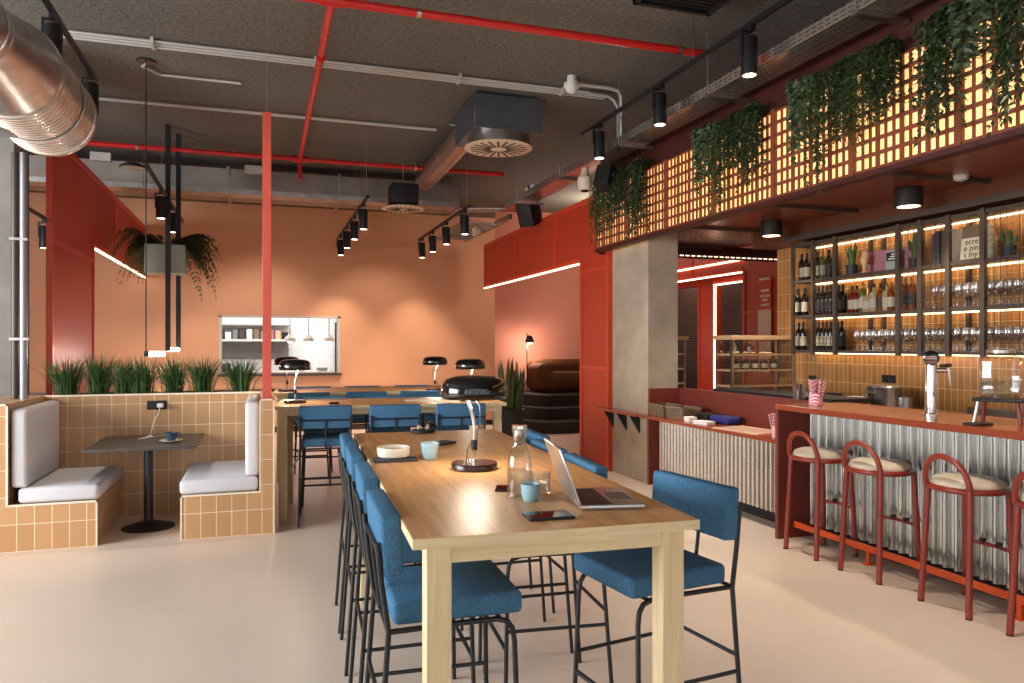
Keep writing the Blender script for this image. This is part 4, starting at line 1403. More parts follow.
# two bottles and jars in the display case
for x, key, lb in ((0.14, ('spirit', 'bottle_clear', 'foil_gold', 'labelpaper'), 'pale bottle on the upper display case shelf'), (0.34, ('slim', 'bottle_amber', 'foil_gold', 'labelpaper'), 'slim amber bottle on the upper display case shelf')):
    if key not in BP:
        BP[key] = bottle_proto(key[0], M[key[1]], M[key[2]], M[key[3]])
        o = BP[key]
    else:
        o = copy_tree(BP[key])
    o.location = (5.03 + x, 7.37, 1.498)
    o.scale = (0.8, 0.8, 0.5)
    tag(o, lb, 'bottle', 'bottles in the display case')
jp = None
for i in range(5):
    x = 5.03 + 0.1 + 0.13 * i
    if jp is None:
        jp = thing('preserve_jar', 'squat dark preserve jar with pale label in the display case', 'jar', group='preserve jars in the display case')
        MB().lathe([(0.045, 0), (0.048, 0.004), (0.048, 0.085), (0.04, 0.1)], n=18).build('glass_body', M['bottle_dark'], jp)
        MB().lathe([(0.043, 0.1), (0.043, 0.118), (0.001, 0.12)], n=18).build('lid', M['blackmetal'], jp)
        MB().lathe([(0.0485, 0.02), (0.0485, 0.07)], n=18, cap=False).build('label', M['labelpaper'], jp)
        o = jp
    else:
        o = copy_tree(jp)
    o.location = (x, 7.3, 1.318)

# stemmed glasses
def glass_proto():
    root = thing('wine_glass', 'x', 'glass')
    MB().lathe([(0.033, 0.0), (0.033, 0.003), (0.005, 0.007), (0.0035, 0.02), (0.0035, 0.085), (0.012, 0.095), (0.034, 0.125), (0.038, 0.155), (0.031, 0.205), (0.0295, 0.205), (0.0365, 0.155), (0.032, 0.127), (0.001, 0.098)], n=14, cap=False).build('glass_body', M['wineglass'], root, angle=60)
    return root


gp = bpy.data.objects.new('wine_glass', MB().lathe([(0.033, 0.0), (0.033, 0.003), (0.005, 0.007), (0.0035, 0.02), (0.0035, 0.085), (0.012, 0.095), (0.034, 0.125), (0.038, 0.155), (0.031, 0.205), (0.0295, 0.205), (0.0365, 0.155), (0.032, 0.127), (0.001, 0.098)], n=14, cap=False).build('wine_glass', M['wineglass'], angle=60).data)
bpy.data.objects.remove(bpy.data.objects['wine_glass'])
gp.name = 'wine_glass'
first = True
for (z, ya, yb, lb, gr) in ((SZ[0], 6.02, 3.75, 'stemmed wine glass standing in the rows on the lowest bar shelf', 'wine glasses on the lowest shelf'),
                            (SZ[1], 5.1, 3.75, 'stemmed wine glass standing in the rows on the middle bar shelf', 'wine glasses on the middle shelf')):
    for row, X in enumerate((5.66, 5.74, 5.82)):
        y = ya - row * 0.04
        while y > yb:
            o = gp if first else gp.copy()
            first = False
            COL.objects.link(o)
            o.location = (X, y + RND.uniform(-0.006, 0.006), z)
            tag(o, lb, 'glass', gr)
            y -= 0.076

# ================================================================== BAR SHELF UNIT
su = thing('bar_shelf', 'wall hung bronze-grey metal shelf unit of bottles and glasses over the bar', 'shelf unit', (0, 0, 0))
SY0, SY1 = 3.3, 6.9
for z in (1.515, 1.895, 2.28, 2.68):
    MB().box(5.6, 5.895, SY0, SY1, z, z + 0.03).build('shelf_board', M['shelfmetal'], su, smooth=False)
front_posts = (6.9, 6.58, 6.255, 5.45, 5.204, 4.916, 4.587, 4.0, 3.33)
for y in front_posts:
    w_ = 0.045 if y not in (6.9, 6.58) else 0.03
    MB().box(5.585, 5.62, y - w_ / 2, y + w_ / 2, 1.5, 2.72).build('upright', M['shelfmetal'], su, smooth=False)
for y in (6.88, 6.067, 5.9, 4.95, 3.9):
    MB().box(5.86, 5.893, y - 0.016, y + 0.016, 1.5, 2.72).build('upright', M['shelfmetal'], su, smooth=False)
for (a, b2) in ((6.58, 6.255), (5.45, 5.204), (5.204, 4.916), (4.587, 4.0)):
    g = MB()
    n = max(2, int(round((a - b2) / 0.055)))
    for i in range(1, n):
        y = b2 + (a - b2) * i / n
        g.box(5.588, 5.592, y - 0.0018, y + 0.0018, 1.53, 2.7)
    for k in range(21):
        z = 1.56 + k * 0.055
        g.box(5.588, 5.592, b2, a, z - 0.0018, z + 0.0018)
    g.build('mesh_panel', M['shelfmetal'], su, smooth=False)
for z in (1.488, 1.868, 2.253, 2.655):
    tag(MB().box(5.83, 5.85, SY0 + 0.05, 6.85, z + 0.016, z + 0.026).build('led_strip', M['ledshelf'], su, smooth=False), 'warm light strip under the shelf')

# decor on the top shelf
ZT = SZ[2]


def shelf_y(px, X=5.74):
    return on_x(px, 260, X).y


def cactus(label, y, arms, h=0.3):
    o = thing('potted_cactus', label, 'plant', (5.74, y, ZT))
    MB().lathe([(0.045, 0), (0.055, 0.1), (0.05, 0.1), (0.045, 0.09)], n=18).build('pot', M['pot'], o)
    q = MB().tube([(0, 0, 0.08), (0, 0, h * 0.6), (0.004, 0, h)], [0.026, 0.03, 0.016], 10)
    for (s, z0, z1) in arms:
        q.tube([(0, 0, z0), (0, s * 0.05, z0 + 0.015), (0, s * 0.06, z1)], [0.016, 0.017, 0.012], 8)
    q.build('stem', M['snake'], o)
    return o


sn = thing('potted_plant', 'small green spiky plant in a pot on the top shelf beside the sculpture', 'plant', (5.74, shelf_y(852), ZT))
MB().lathe([(0.05, 0), (0.06, 0.11), (0.055, 0.11), (0.05, 0.1)], n=18).build('pot', M['pot'], sn)
q = MB()
r = random.Random(2)
for k in range(16):
    a = r.uniform(0, 2 * PI)
    d = Vector((math.cos(a), math.sin(a), 0))
    b0 = d * 0.02 + Vector((0, 0, 0.1))
    s_ = Vector((-d.y, d.x, 0)) * 0.013
    h = r.uniform(0.12, 0.2)
    q.add([b0 - s_, b0 + s_, b0 + d * 0.03 + Vector((0, 0, h)) + s_ * 0.8, b0 + d * 0.03 + Vector((0, 0, h)) - s_ * 0.8, b0 + d * 0.05 + Vector((0, 0, h * 1.3))], [(0, 1, 2, 3), (3, 2, 4)])
q.build('foliage', M['grass'], sn, smooth=False)
sc = thing('wooden_sculpture', 'pale wooden hand-shaped ornament on the top shelf', 'ornament', (5.72, shelf_y(866), ZT))
MB().lathe([(0.035, 0), (0.035, 0.01), (0.018, 0.03), (0.02, 0.08), (0.034, 0.11), (0.038, 0.16), (0.03, 0.175)], n=16).build('palm', M['woodlight'], sc)
for k, (yy, hh) in enumerate(((-0.026, 0.215), (-0.009, 0.235), (0.009, 0.238), (0.026, 0.22), (0.045, 0.17))):
    MB().tube([(0, yy * 0.9, 0.15 if k < 4 else 0.11), (0, yy, hh - 0.03), (0, yy * 1.1, hh)], [0.009, 0.009, 0.006], 8).build('finger', M['woodlight'], sc)
art = thing('art_print', 'mauve print leaning on the top shelf behind the framed card', 'picture', (5.84, shelf_y(889, 5.84), ZT))
MB().box(-0.006, 0.006, -0.34, 0.27, 0, 0.23).build('print', M['pinkart'], art, smooth=False)
fc = thing('framed_card', 'small black and grey card sign standing before the mauve print', 'card', (5.76, shelf_y(893, 5.76), ZT))
MB().box(-0.008, 0.008, -0.08, 0.08, 0, 0.2).build('card', M['planterbox'], fc, smooth=False)
MB().box(-0.01, -0.008, -0.072, 0.072, 0.1, 0.185).build('print', M['blackmatte'], fc, smooth=False)
q = MB()
for k in range(3):
    q.box(-0.0115, -0.01, -0.05, 0.05 - k * 0.02, 0.115 + k * 0.022, 0.125 + k * 0.022)
q.build('lettering', M['paper'], fc, smooth=False)
cactus('tall cactus in a dark pot behind mesh on the top shelf beside the mauve print', shelf_y(915), ((-1, 0.14, 0.22), (1, 0.17, 0.26)), 0.33)
bx = ((942, 'kdark', 0.27, 0.035, 'dark tall book first of the row on the top shelf'), (946, 'slate', 0.29, 0.05, 'black thick book second of the row on the top shelf'), (953, 'shelfmetal', 0.29, 0.06, 'grey-brown thick book in the row on the top shelf'), (958, 'paper', 0.29, 0.03, 'dark green and white book last of the row on the top shelf'))
for px, mt, h, th, lb in bx:
    o = thing('book', lb, 'book', (5.72, shelf_y(px, 5.72), ZT), group='books on the top bar shelf')
    MB().box(-0.1, 0.1, -th / 2, -th / 2 + 0.004, 0, h).box(-0.1, 0.1, th / 2 - 0.004, th / 2, 0, h).box(-0.1, -0.096, -th / 2, th / 2, 0, h).build('cover', M[mt], o, smooth=False)
    MB().box(-0.096, 0.095, -th / 2 + 0.004, th / 2 - 0.004, 0.004, h - 0.004).build('pages', M['paper'], o, smooth=False)
bc = thing('book', 'taupe and cream book standing face out with big black lettering on the top shelf', 'book', (5.70, shelf_y(974, 5.70), ZT), group='books on the top bar shelf')
mt_ = Matrix.Rotation(0.12, 4, 'Y')
MB().rbox(-0.012, 0.012, -0.095, 0.13, 0, 0.31, 0.006, 2, mat=mt_).build('cover', M['concrete_beam'], bc)
MB().box(-0.0145, -0.0118, -0.075, 0.125, 0.02, 0.2).build('cover_print', M['offwhite'], bc, smooth=False).matrix_local = mt_
for k, tx in enumerate(('ecre', 'e pin', 's my')):
    tp = text_part(tx, 0.072, M['blackmatte'], bc, (-0.0155, 0.02, 0.165 - k * 0.055), (PI / 2, 0, -PI / 2))
    tp.matrix_local = mt_ @ Matrix.Translation((-0.0155, 0.025, 0.165 - k * 0.055)) @ Matrix.Rotation(-PI / 2, 4, 'Z') @ Matrix.Rotation(PI / 2, 4, 'X')
vs = thing('ceramic_vase', 'cream ribbed vase behind mesh next to the lettered book', 'vase', (5.76, shelf_y(989, 5.76), ZT))
MB().lathe([(0.045, 0), (0.06, 0.03), (0.062, 0.18), (0.04, 0.27), (0.03, 0.3), (0.027, 0.3)], n=22).build('vase', M['offwhite'], vs)
cactus('small cactus behind mesh at the far right of the top shelf', shelf_y(1009), ((-1, 0.12, 0.17), (1, 0.13, 0.24)), 0.22)

# ================================================================== SOFFIT DOWNLIGHTS
def downlight(label, loc):
    o = thing('downlight', label, 'ceiling light', loc, group='black cylinder downlights under the bar soffit')
    hs = MB().lathe([(0.11, 0), (0.112, 0.004), (0.112, 0.15), (0.1, 0.155), (0.001, 0.155)], n=32).build('housing', M['blackmatte'], o)
    tag(MB().lathe([(0.09, -0.002), (0.001, -0.003)], n=28, cap=False).build('diffuser', M['bulbsoft'], hs), 'glowing diffuser')
    return o


d0 = downlight('black cylinder downlight over the wine glass shelves', (5.2, 4.95, 2.775))
dup(d0, (5.2, 6.75, 2.775), 0, 'black cylinder downlight near the red portals end of the bar')
sm = thing('smoke_detector', 'small white detector on the bar soffit beside the downlight', 'detector', (5.2, 4.45, 2.89))
MB().lathe([(0.03, 0), (0.05, 0.01), (0.055, 0.03), (0.055, 0.04)], n=22).build('housing', M['white'], sm)
MB().lathe([(0.02, -0.006), (0.03, 0.0)], n=18).build('sensor', M['conduit'], sm)

# ================================================================== CEILING SERVICES
def pipe_run(name, pts, r, mat, label, cat='pipe', clamps=(), clampm=None, n=12):
    o = thing(name, label, cat, (0, 0, 0))
    MB().tube(pts, r, n).build('pipe', mat, o)
    for p in clamps:
        p = Vector(p)
        MB().cyl(p + Vector((0, 0, r * 0.9)), (p.x, p.y, CEIL), 0.004, n=6).build('hanger_rod', M['steel'], o)
        d = (Vector(pts[1]) - Vector(pts[0])).normalized()
        MB().cyl(p - d * 0.018, p + d * 0.018, r * 1.22, n=12).build('clamp', clampm or M['steel'], o)
    return o


PZ = 4.28
pipe_run('sprinkler_pipe', [(-6.5, 5.97, PZ), (3.9, 5.97, PZ)], 0.034, M['pipered'], 'red sprinkler pipe crossing the ceiling above the long table', clamps=((3.6, 5.97, PZ), (1.2, 5.97, PZ), (-0.6, 5.97, PZ)))
pipe_run('sprinkler_pipe', [(0.52, 5.97, PZ + 0.02), (0.52, 11.2, PZ)], 0.034, M['pipered'], 'red sprinkler pipe running along the room toward the back wall', clamps=((0.52, 7.2, PZ),), clampm=M['pipered'])
pipe_run('sprinkler_pipe', [(-6.5, 11.2, PZ), (3.6, 11.2, PZ)], 0.034, M['pipered'], 'red sprinkler pipe crossing in front of the rear ductwork', clamps=((-1.6, 11.2, PZ), (2.2, 11.2, PZ)))
tv = MB().cyl((0.52, 11.2, PZ - 0.06), (0.52, 11.2, PZ - 0.3), 0.03, n=12).cyl((0.4, 11.2, PZ), (0.64, 11.2, PZ), 0.05, n=12)
tag(tv.build('pipe_tee', M['pipered']), 'red tee joint with short drop on the rear sprinkler pipe', 'pipe')
tv = MB().cyl((0.42, 5.97, PZ), (0.62, 5.97, PZ), 0.044, n=14)
tag(tv.build('pipe_coupling', M['pipered']), 'red coupling where two sprinkler pipes meet above the long table', 'pipe')
pipe_run('sprinkler_pipe', [(-6.5, 13.6, 4.12), (3.3, 13.6, 4.12)], 0.026, M['pipered'], 'thin red sprinkler pipe close to the peach wall', clamps=())
pipe_run('sprinkler_pipe', [(0.1, 13.3, 4.16), (2.4, 13.3, 4.16)], 0.022, M['pipered'], 'short red branch pipe above the thin rear pipe', clamps=())
MBd = MB().cyl((0.15, 13.35, 4.3), (0.15, 13.35, 3.95), 0.028, n=12)
tag(MBd.build('pipe_drop', M['pipered']), 'red vertical drop pipe under the rear ducts', 'pipe')

cd = thing('conduit_run', 'grey conduit bundle crossing the ceiling past the big air diffuser', 'conduit', (0, 0, 0))
for k in range(3):
    MB().tube([(-1.75, 7.78 + k * 0.045, 4.47 - 0.01 * k), (3.75, 7.78 + k * 0.045, 4.47 - 0.01 * k)], 0.014, 8).build('pipe', M['conduit'], cd)
for x in (-1.0, 0.5, 2.0, 3.2):
    MB().box(x, x + 0.03, 7.75, 7.9, 4.43, 4.5).build('saddle', M['conduit'], cd, smooth=False)
pipe_run('conduit_run', [(-1.9, 9.75, 4.46), (2.2, 9.75, 4.46)], 0.02, M['conduit'], 'single grey conduit behind the square-post top', 'conduit')
pipe_run('conduit_run', [(2.3, 9.4, 4.44), (3.6, 9.4, 4.42)], 0.012, M['conduit'], 'short thin conduit beside the air diffuser', 'conduit')
pipe_run('conduit_run', [(3.25, 7.45, 4.42), (3.62, 7.45, 4.42), (3.72, 7.45, 4.4), (3.76, 7.45, 4.34), (3.76, 7.45, 3.9)], 0.018, M['conduit'], 'bent grey conduit dropping to the cable tray from the white detector', 'conduit')
pipe_run('conduit_run', [(3.5, 7.75, 4.45), (3.75, 7.75, 4.44), (3.82, 7.75, 4.4), (3.85, 7.7, 4.3), (3.85, 7.7, 3.9)], 0.018, M['conduit'], 'bent grey conduit turning down at the end of the bundle', 'conduit')
ds = thing('smoke_detector', 'white detector on a conduit beside the track lights', 'detector', (3.17, 7.45, 4.36))
MB().lathe([(0.03, -0.04), (0.05, -0.03), (0.07, 0.0), (0.07, 0.06), (0.05, 0.1), (0.05, 0.14)], n=20).build('housing', M['white'], ds)
MB().cyl((-0.08, 0, 0.04), (0.08, 0, 0.04), 0.03, n=12).build('connector', M['white'], ds)

# track lights
def spot_proto():
    root = thing('track_spotlight', 'x', 'spotlight')
    hs = MB().lathe([(0.056, 0), (0.062, 0.003), (0.062, 0.27), (0.056, 0.285), (0.001, 0.288)], n=24).build('housing', M['blackmetal'], root)
    tag(MB().lathe([(0.048, -0.002), (0.03, -0.004), (0.001, -0.005)], n=20, cap=False).build('lens', M['bulb'], hs), 'lit lens')
    MB().box(-0.075, -0.06, -0.014, 0.014, 0.14, 0.33).box(-0.075, 0.02, -0.014, 0.014, 0.32, 0.335).build('bracket', M['blackmetal'], root, smooth=False)
    MB().box(-0.02, 0.02, -0.05, 0.05, 0.325, 0.37).build('track_adapter', M['blackmetal'], root, smooth=False)
    return root


SP = [None]
def spot(x, y, z, label, sc=1.0, rz=0.0, group=None):
    if SP[0] is None:
        SP[0] = spot_proto()
        o = SP[0]
    else:
        o = copy_tree(SP[0])
    o.location = (x, y, z)
    o.rotation_euler = (0, 0, rz)
    o.scale = (sc, sc, sc)
    o['label'] = label
    if group:
        o['group'] = group
    return o


def track(x, y0, y1, z, label):
    o = thing('light_track', label, 'light track', (x, 0, z))
    MB().rbox(-0.02, 0.02, y0, y1, 0, 0.035, 0.003, 1).build('rail', M['blackmetal'], o)
    y = y0 + 0.15
    while y < y1:
        MB().cyl((0, y, 0.035), (0, y, CEIL - z), 0.003, n=6).build('hanger_wire', M['steel'], o)
        y += max(1.2, (y1 - y0) / 3)
    return o


track(3.52, 0.5, 7.95, 4.02, 'long black light track above the bar stools')
for y, lb in ((7.5, 'black track spotlight at the far end of the bar track'), (6.18, 'black track spotlight in the middle of the bar track'), (4.83, 'black track spotlight nearest the viewer on the bar track')):
    spot(3.52, y, 3.655, lb, group='spotlights on the bar track')
track(-1.47, 1.0, 7.85, 4.05, 'long black light track beside the big spiral duct')
for y, lb in ((6.35, 'black track spotlight in front of the spiral duct'), (7.65, 'black track spotlight past the end of the spiral duct')):
    spot(-1.47, y, 3.69, lb, group='spotlights on the duct track')
track(1.33, 10.0, 13.8, 3.55, 'short black track pointing to the peach wall, nearer the hatch')
for i, y in enumerate((10.45, 11.5, 12.55, 13.6)):
    spot(1.33, y, 3.2, ('nearest', 'second', 'third', 'farthest')[i] + ' black spotlight on the short track nearer the hatch', 0.95, group='spotlights on the hatch track')
track(2.78, 10.2, 13.8, 3.55, 'short black track pointing to the peach wall, nearer the lounge')
for i, y in enumerate((10.46, 11.6, 12.6, 13.5)):
    spot(2.78, y, 3.2, ('nearest', 'second', 'third', 'farthest')[i] + ' black spotlight on the short track nearer the lounge', 0.95, group='spotlights on the lounge track')
track(-1.2, 8.8, 13.0, 3.55, 'short black track above the hanging planter')
for i, y in enumerate((10.36, 11.58)):
    spot(-1.21, y, 3.2, ('nearer', 'farther')[i] + ' black spotlight above the hanging planter', 0.95, group='spotlights above the planter')
track(-2.55, 9.5, 13.5, 3.15, 'short black track behind the red partition by the column')
spot(-2.55, 10.6, 2.8, 'black spotlight glimpsed between the concrete column and red partition', 0.95)

# big spiral duct, upper corner by the booth
du = thing('spiral_duct', 'large silver spiral air duct over the booth with capped end', 'duct', (-1.66, 0, 3.5))
RY = Matrix.Rotation(-PI / 2, 4, 'X')
prof = [(0.22, 3.6), (0.22, 4.4), (0.226, 4.41), (0.226, 4.43), (0.22, 4.44), (0.22, 5.28), (0.228, 5.29), (0.228, 5.33), (0.222, 5.35), (0.335, 5.9), (0.335, 5.95), (0.348, 5.96), (0.348, 5.99), (0.335, 6.0)]
MB().lathe(prof, n=48, mat=RY).build('reducer_section', M['galv'], du, angle=30)
prof = []
y = 6.0
while y < 6.96:
    prof += [(0.335, y), (0.335, y + 0.04), (0.341, y + 0.044), (0.341, y + 0.05), (0.335, y + 0.054)]
    y += 0.062
prof += [(0.35, 6.99), (0.356, 7.0), (0.356, 7.03), (0.33, 7.035), (0.001, 7.04)]
MB().lathe(prof, n=48, mat=RY).build('ribbed_section', M['galvrib'], du, angle=25)
MB().tube([(-0.1, 6.5, -0.04), (-1.5, 6.5, -0.04)], 0.3, 32).build('branch', M['galv'], du)
MB().lathe([(0.31, -0.02), (0.318, -0.02), (0.318, 0.02), (0.31, 0.02)], c=(-0.38, 6.5, -0.04), n=32, mat=Matrix.Rotation(PI / 2, 4, 'Y'), cap=False).build('collar', M['galv'], du)
for yy, rr_ in ((5.2, 0.224), (6.6, 0.345)):
    MB().tube([(rr_ * math.cos(a), yy, rr_ * math.sin(a)) for a in [PI * i / 16 for i in range(-16, 17)]], 0.008, 6).build('hanger_band', M['galv'], du)

# rear rectangular duct and cable tray
rd = thing('rectangular_duct', 'long galvanised rectangular duct under the ceiling near the back wall', 'duct', (0, 0, 0))
for (a, b2) in ((-6.5, -3.4), (-3.4, -0.5), (-0.5, 1.2), (1.2, 3.2)):
    MB().rbox(a + 0.012, b2 - 0.012, 12.5, 13.1, 3.95, 4.36, 0.004, 1).build('duct_section', M['rearduct'], rd)
    MB().box(b2 - 0.02, b2 + 0.02, 12.47, 13.13, 3.92, 4.39).build('flange', M['galv'], rd, smooth=False)
ct = thing('cable_tray', 'silver cable tray crossing the room in front of the rear duct', 'cable tray', (0, 0, 0))
MB().box(-6.5, 3.0, 11.75, 12.05, 3.83, 3.84).box(-6.5, 3.0, 11.74, 11.755, 3.83, 3.9).box(-6.5, 3.0, 12.045, 12.06, 3.83, 3.9).build('tray', M['galv'], ct, smooth=False)
for x in (-3.2, -1.6, 0.0, 1.5, 2.7):
    for yy in (11.73, 12.07):
        MB().cyl((x, yy, 3.85), (x, yy, CEIL), 0.005, n=6).build('hanger_rod', M['steel'], ct)
ct2 = thing('cable_tray', 'silver perforated cable tray running along above the lit lattice', 'cable tray', (0, 0, 0))
MB().box(3.68, 3.95, 0.5, 11.4, 3.77, 3.78).box(3.67, 3.685, 0.5, 11.4, 3.77, 3.86).box(3.945, 3.96, 0.5, 11.4, 3.77, 3.86).build('tray', M['perf'], ct2, smooth=False)
MB().add([(3.0, 11.75, 3.8), (3.68, 11.4, 3.78), (3.95, 11.4, 3.78), (3.95, 11.6, 3.78), (3.2, 12.05, 3.8), (3.0, 12.05, 3.8), (3.0, 11.75, 3.815), (3.68, 11.4, 3.795), (3.95, 11.4, 3.795), (3.95, 11.6, 3.795), (3.2, 12.05, 3.815), (3.0, 12.05, 3.815)],
         [(5, 4, 3, 2, 1, 0), (6, 7, 8, 9, 10, 11)] + [(i, (i + 1) % 6, (i + 1) % 6 + 6, i + 6) for i in range(6)]).build('corner_piece', M['galv'], ct2, smooth=False)
for y in (2.2, 3.9, 5.6, 7.3, 9.0, 10.7):
    MB().box(3.64, 4.08, y - 0.03, y + 0.03, 3.74, 3.768).cyl((3.655, y, 3.75), (3.655, y, CEIL), 0.005, n=6).build('bracket', M['galv'], ct2, smooth=False)
lx = MB().box(3.2, 3.26, 11.9, 14.2, 3.62, 3.7).box(3.75, 3.81, 11.4, 14.2, 3.62, 3.7)
for k in range(6):
    lx.box(3.2, 3.81, 12.1 + k * 0.36, 12.16 + k * 0.36, 3.62, 3.66)
tag(lx.build('cable_ladder', M['galv'], smooth=False), 'silver cable ladder running on to the peach wall beside the red lintel', 'cable tray')

# air diffusers
def disc_slots(n_slots, r0, r1, w_, z):
    m = MB()
    for k in range(n_slots):
        a = 2 * PI * k / n_slots
        d = Vector((math.cos(a), math.sin(a), 0))
        s = Vector((-d.y, d.x, 0)) * w_
        m.add([d * r0 - s + Vector((0, 0, z)), d * r1 - s + Vector((0, 0, z)), d * r1 + s + Vector((0, 0, z)), d * r0 + s + Vector((0, 0, z)), d * r0 - s + Vector((0, 0, z + 0.006)), d * r1 - s + Vector((0, 0, z + 0.006)), d * r1 + s + Vector((0, 0, z + 0.006)), d * r0 + s + Vector((0, 0, z + 0.006))],
              [(0, 3, 2, 1), (4, 5, 6, 7), (0, 1, 5, 4), (1, 2, 6, 5), (2, 3, 7, 6), (3, 0, 4, 7)])
    return m


dv = thing('air_diffuser', 'grey plenum box with white round slotted air diffuser above the long table', 'air diffuser', (2.67, 8.5, 3.93))
MB().rbox(-0.39, 0.42, -0.34, 0.56, 0.14, 0.53, 0.004, 1).build('plenum_box', M['galvdark'], dv)
MB().lathe([(0.37, 0.012), (0.37, 0.14)], n=48, cap=False).build('neck', M['steel'], dv)
MB().lathe([(0.001, 0), (0.36, 0), (0.405, 0.008), (0.405, 0.014), (0.001, 0.014)], n=48, cap=False).build('face_plate', M['offwhite'], dv)
disc_slots(20, 0.1, 0.34, 0.012, -0.004).build('slots', M['blackmatte'], dv, smooth=False)
MB().tube([(-0.25, 0.5, 0.3), (-0.22, 1.2, 0.32), (-0.17, 3.4, 0.33)], 0.16, 28).build('branch_duct', M['ducttape'], dv)
MB().lathe([(0.168, -0.015), (0.172, -0.015), (0.172, 0.015), (0.168, 0.015)], c=(-0.21, 1.7, 0.32), n=28, mat=RY, cap=False).build('collar', M['galv'], dv)
for (x, y) in ((-0.36, -0.3), (0.4, -0.3), (-0.36, 0.52)):
    MB().cyl((x, y, 0.53), (x, y, CEIL - 3.93), 0.004, n=6).build('hanger_rod', M['steel'], dv)
dv2 = thing('air_diffuser', 'black plenum with cream round slotted diffuser near the peach wall', 'air diffuser', (1.97, 10.94, 3.59))
MB().rbox(-0.2, 0.2, -0.2, 0.2, 0.06, 0.36, 0.03, 2).build('plenum_box', M['blackmatte'], dv2)
MB().lathe([(0.001, 0), (0.28, 0), (0.31, 0.008), (0.31, 0.014), (0.22, 0.05), (0.001, 0.06)], n=40, cap=False).build('face_plate', M['offwhite'], dv2)
disc_slots(20, 0.07, 0.26, 0.008, -0.004).build('slots', M['blackmatte'], dv2, smooth=False)
MB().cyl((0, 0, 0.36), (0, 0, CEIL - 3.59), 0.006, n=6).build('hanger_rod', M['steel'], dv2)
# grille
ca = thing('air_cassette', 'black slatted air unit set under the ceiling near the red pipe end', 'air unit', (3.22, 5.12, 4.37))
f = MB().box(-0.36, 0.36, -0.1, -0.06, 0, 0.1).box(-0.36, 0.36, 0.3, 0.34, 0, 0.1).box(-0.36, -0.32, -0.1, 0.34, 0, 0.1).box(0.32, 0.36, -0.1, 0.34, 0, 0.1)
f.build('frame', M['blackmetal'], ca, smooth=False)
s = MB()
for k in range(7):
    s.box(-0.32, 0.32, -0.05 + k * 0.05, -0.02 + k * 0.05, 0.02, 0.03)
s.build('slats', M['blackmatte'], ca, smooth=False)
MB().box(-0.33, 0.33, -0.07, 0.31, 0.1, 0.14).build('back_plate', M['blackmatte'], ca, smooth=False)

# cameras / speakers hanging near the tray
p = on_x(585, 183, 3.72)
cm = thing('dome_camera', 'beige dome camera hanging under the cable tray by the trailing plants', 'camera', (3.72, p.y, p.z))
MB().lathe([(0.03, -0.1), (0.07, -0.09), (0.095, -0.02), (0.09, 0.06), (0.05, 0.1), (0.04, 0.18)], n=24).build('housing', M['offwhite'], cm)
MB().lathe([(0.001, -0.115), (0.04, -0.108), (0.06, -0.092)], n=20, cap=False).build('lens', M['blackgloss'], cm)
p = on_x(611, 179, 3.85)
sk1 = thing('loudspeaker', 'black loudspeaker box tilted beside the far end of the lattice', 'speaker', (3.84, on_x(606, 178, 3.84).y, on_x(606, 178, 3.84).z), 0.6)
MB().rbox(-0.1, 0.1, -0.1, 0.1, -0.14, 0.14, 0.012, 2, mat=Matrix.Rotation(0.4, 4, 'Y')).build('cabinet', M['blackmatte'], sk1)
MB().tube([(0, 0, 0.1), (0, 0, 0.25)], 0.015, 8).build('bracket', M['blackmetal'], sk1)
p = on_y(529, 212, 11.0)
sk2 = thing('loudspeaker', 'black loudspeaker box hanging in front of the red lintel', 'speaker', (p.x, 11.0, p.z), 0.7)
MB().rbox(-0.16, 0.16, -0.13, 0.13, -0.2, 0.2, 0.012, 2, mat=Matrix.Rotation(-0.45, 4, 'Y')).build('cabinet', M['blackmatte'], sk2)
MB().tube([(0, 0, 0.15), (0, 0, 0.42)], 0.015, 8).build('bracket', M['blackmetal'], sk2)
p = on_y(533, 191, 11.3)
o = thing('sensor', 'small white sensor fixed to the cable tray above the hanging loudspeaker', 'sensor', (p.x, 11.3, p.z))
MB().lathe([(0.04, -0.1), (0.06, -0.05), (0.06, 0.06), (0.04, 0.1)], n=18).build('housing', M['white'], o)
MB().cyl((-0.12, 0, 0), (0.0, 0, 0), 0.05, n=14).build('connector', M['white'], o)
p = on_y(476, 229, 12.5)
o = thing('sensor', 'small cream sensor below the rear cable tray next to the lounge track', 'sensor', (p.x, 12.5, p.z))
MB().lathe([(0.05, -0.09), (0.07, -0.04), (0.07, 0.05), (0.04, 0.09)], n=18).build('housing', M['offwhite'], o)
MB().cyl((0, 0, 0.09), (0, 0, 3.7 - p.z), 0.01, n=8).build('stem', M['steel'], o)
p = on_y(133, 168, 11.6)
o = thing('ceiling_lamp', 'round white flat lamp under the rear tray behind the black poles', 'ceiling light', (p.x, 11.6, p.z))
MB().lathe([(0.1, 0.06), (0.17, 0.02), (0.17, 0)], n=26).build('housing', M['blackmatte'], o)
tag(MB().lathe([(0.16, -0.003), (0.001, -0.004)], n=26, cap=False).build('diffuser', M['offwhite'], o), 'pale diffuser')
for px, py, lb in ((101, 157, 'grey junction box on the rear tray near the red partition'), (254, 170, 'grey junction box on the rear tray near the red post')):
    p = on_y(px, py, 11.7)
    o = MB().rbox(-0.13, 0.13, -0.05, 0.05, -0.06, 0.06, 0.006, 1).build('junction_box', M['conduit'])
    o.location = p
    tag(o, lb, 'junction box')

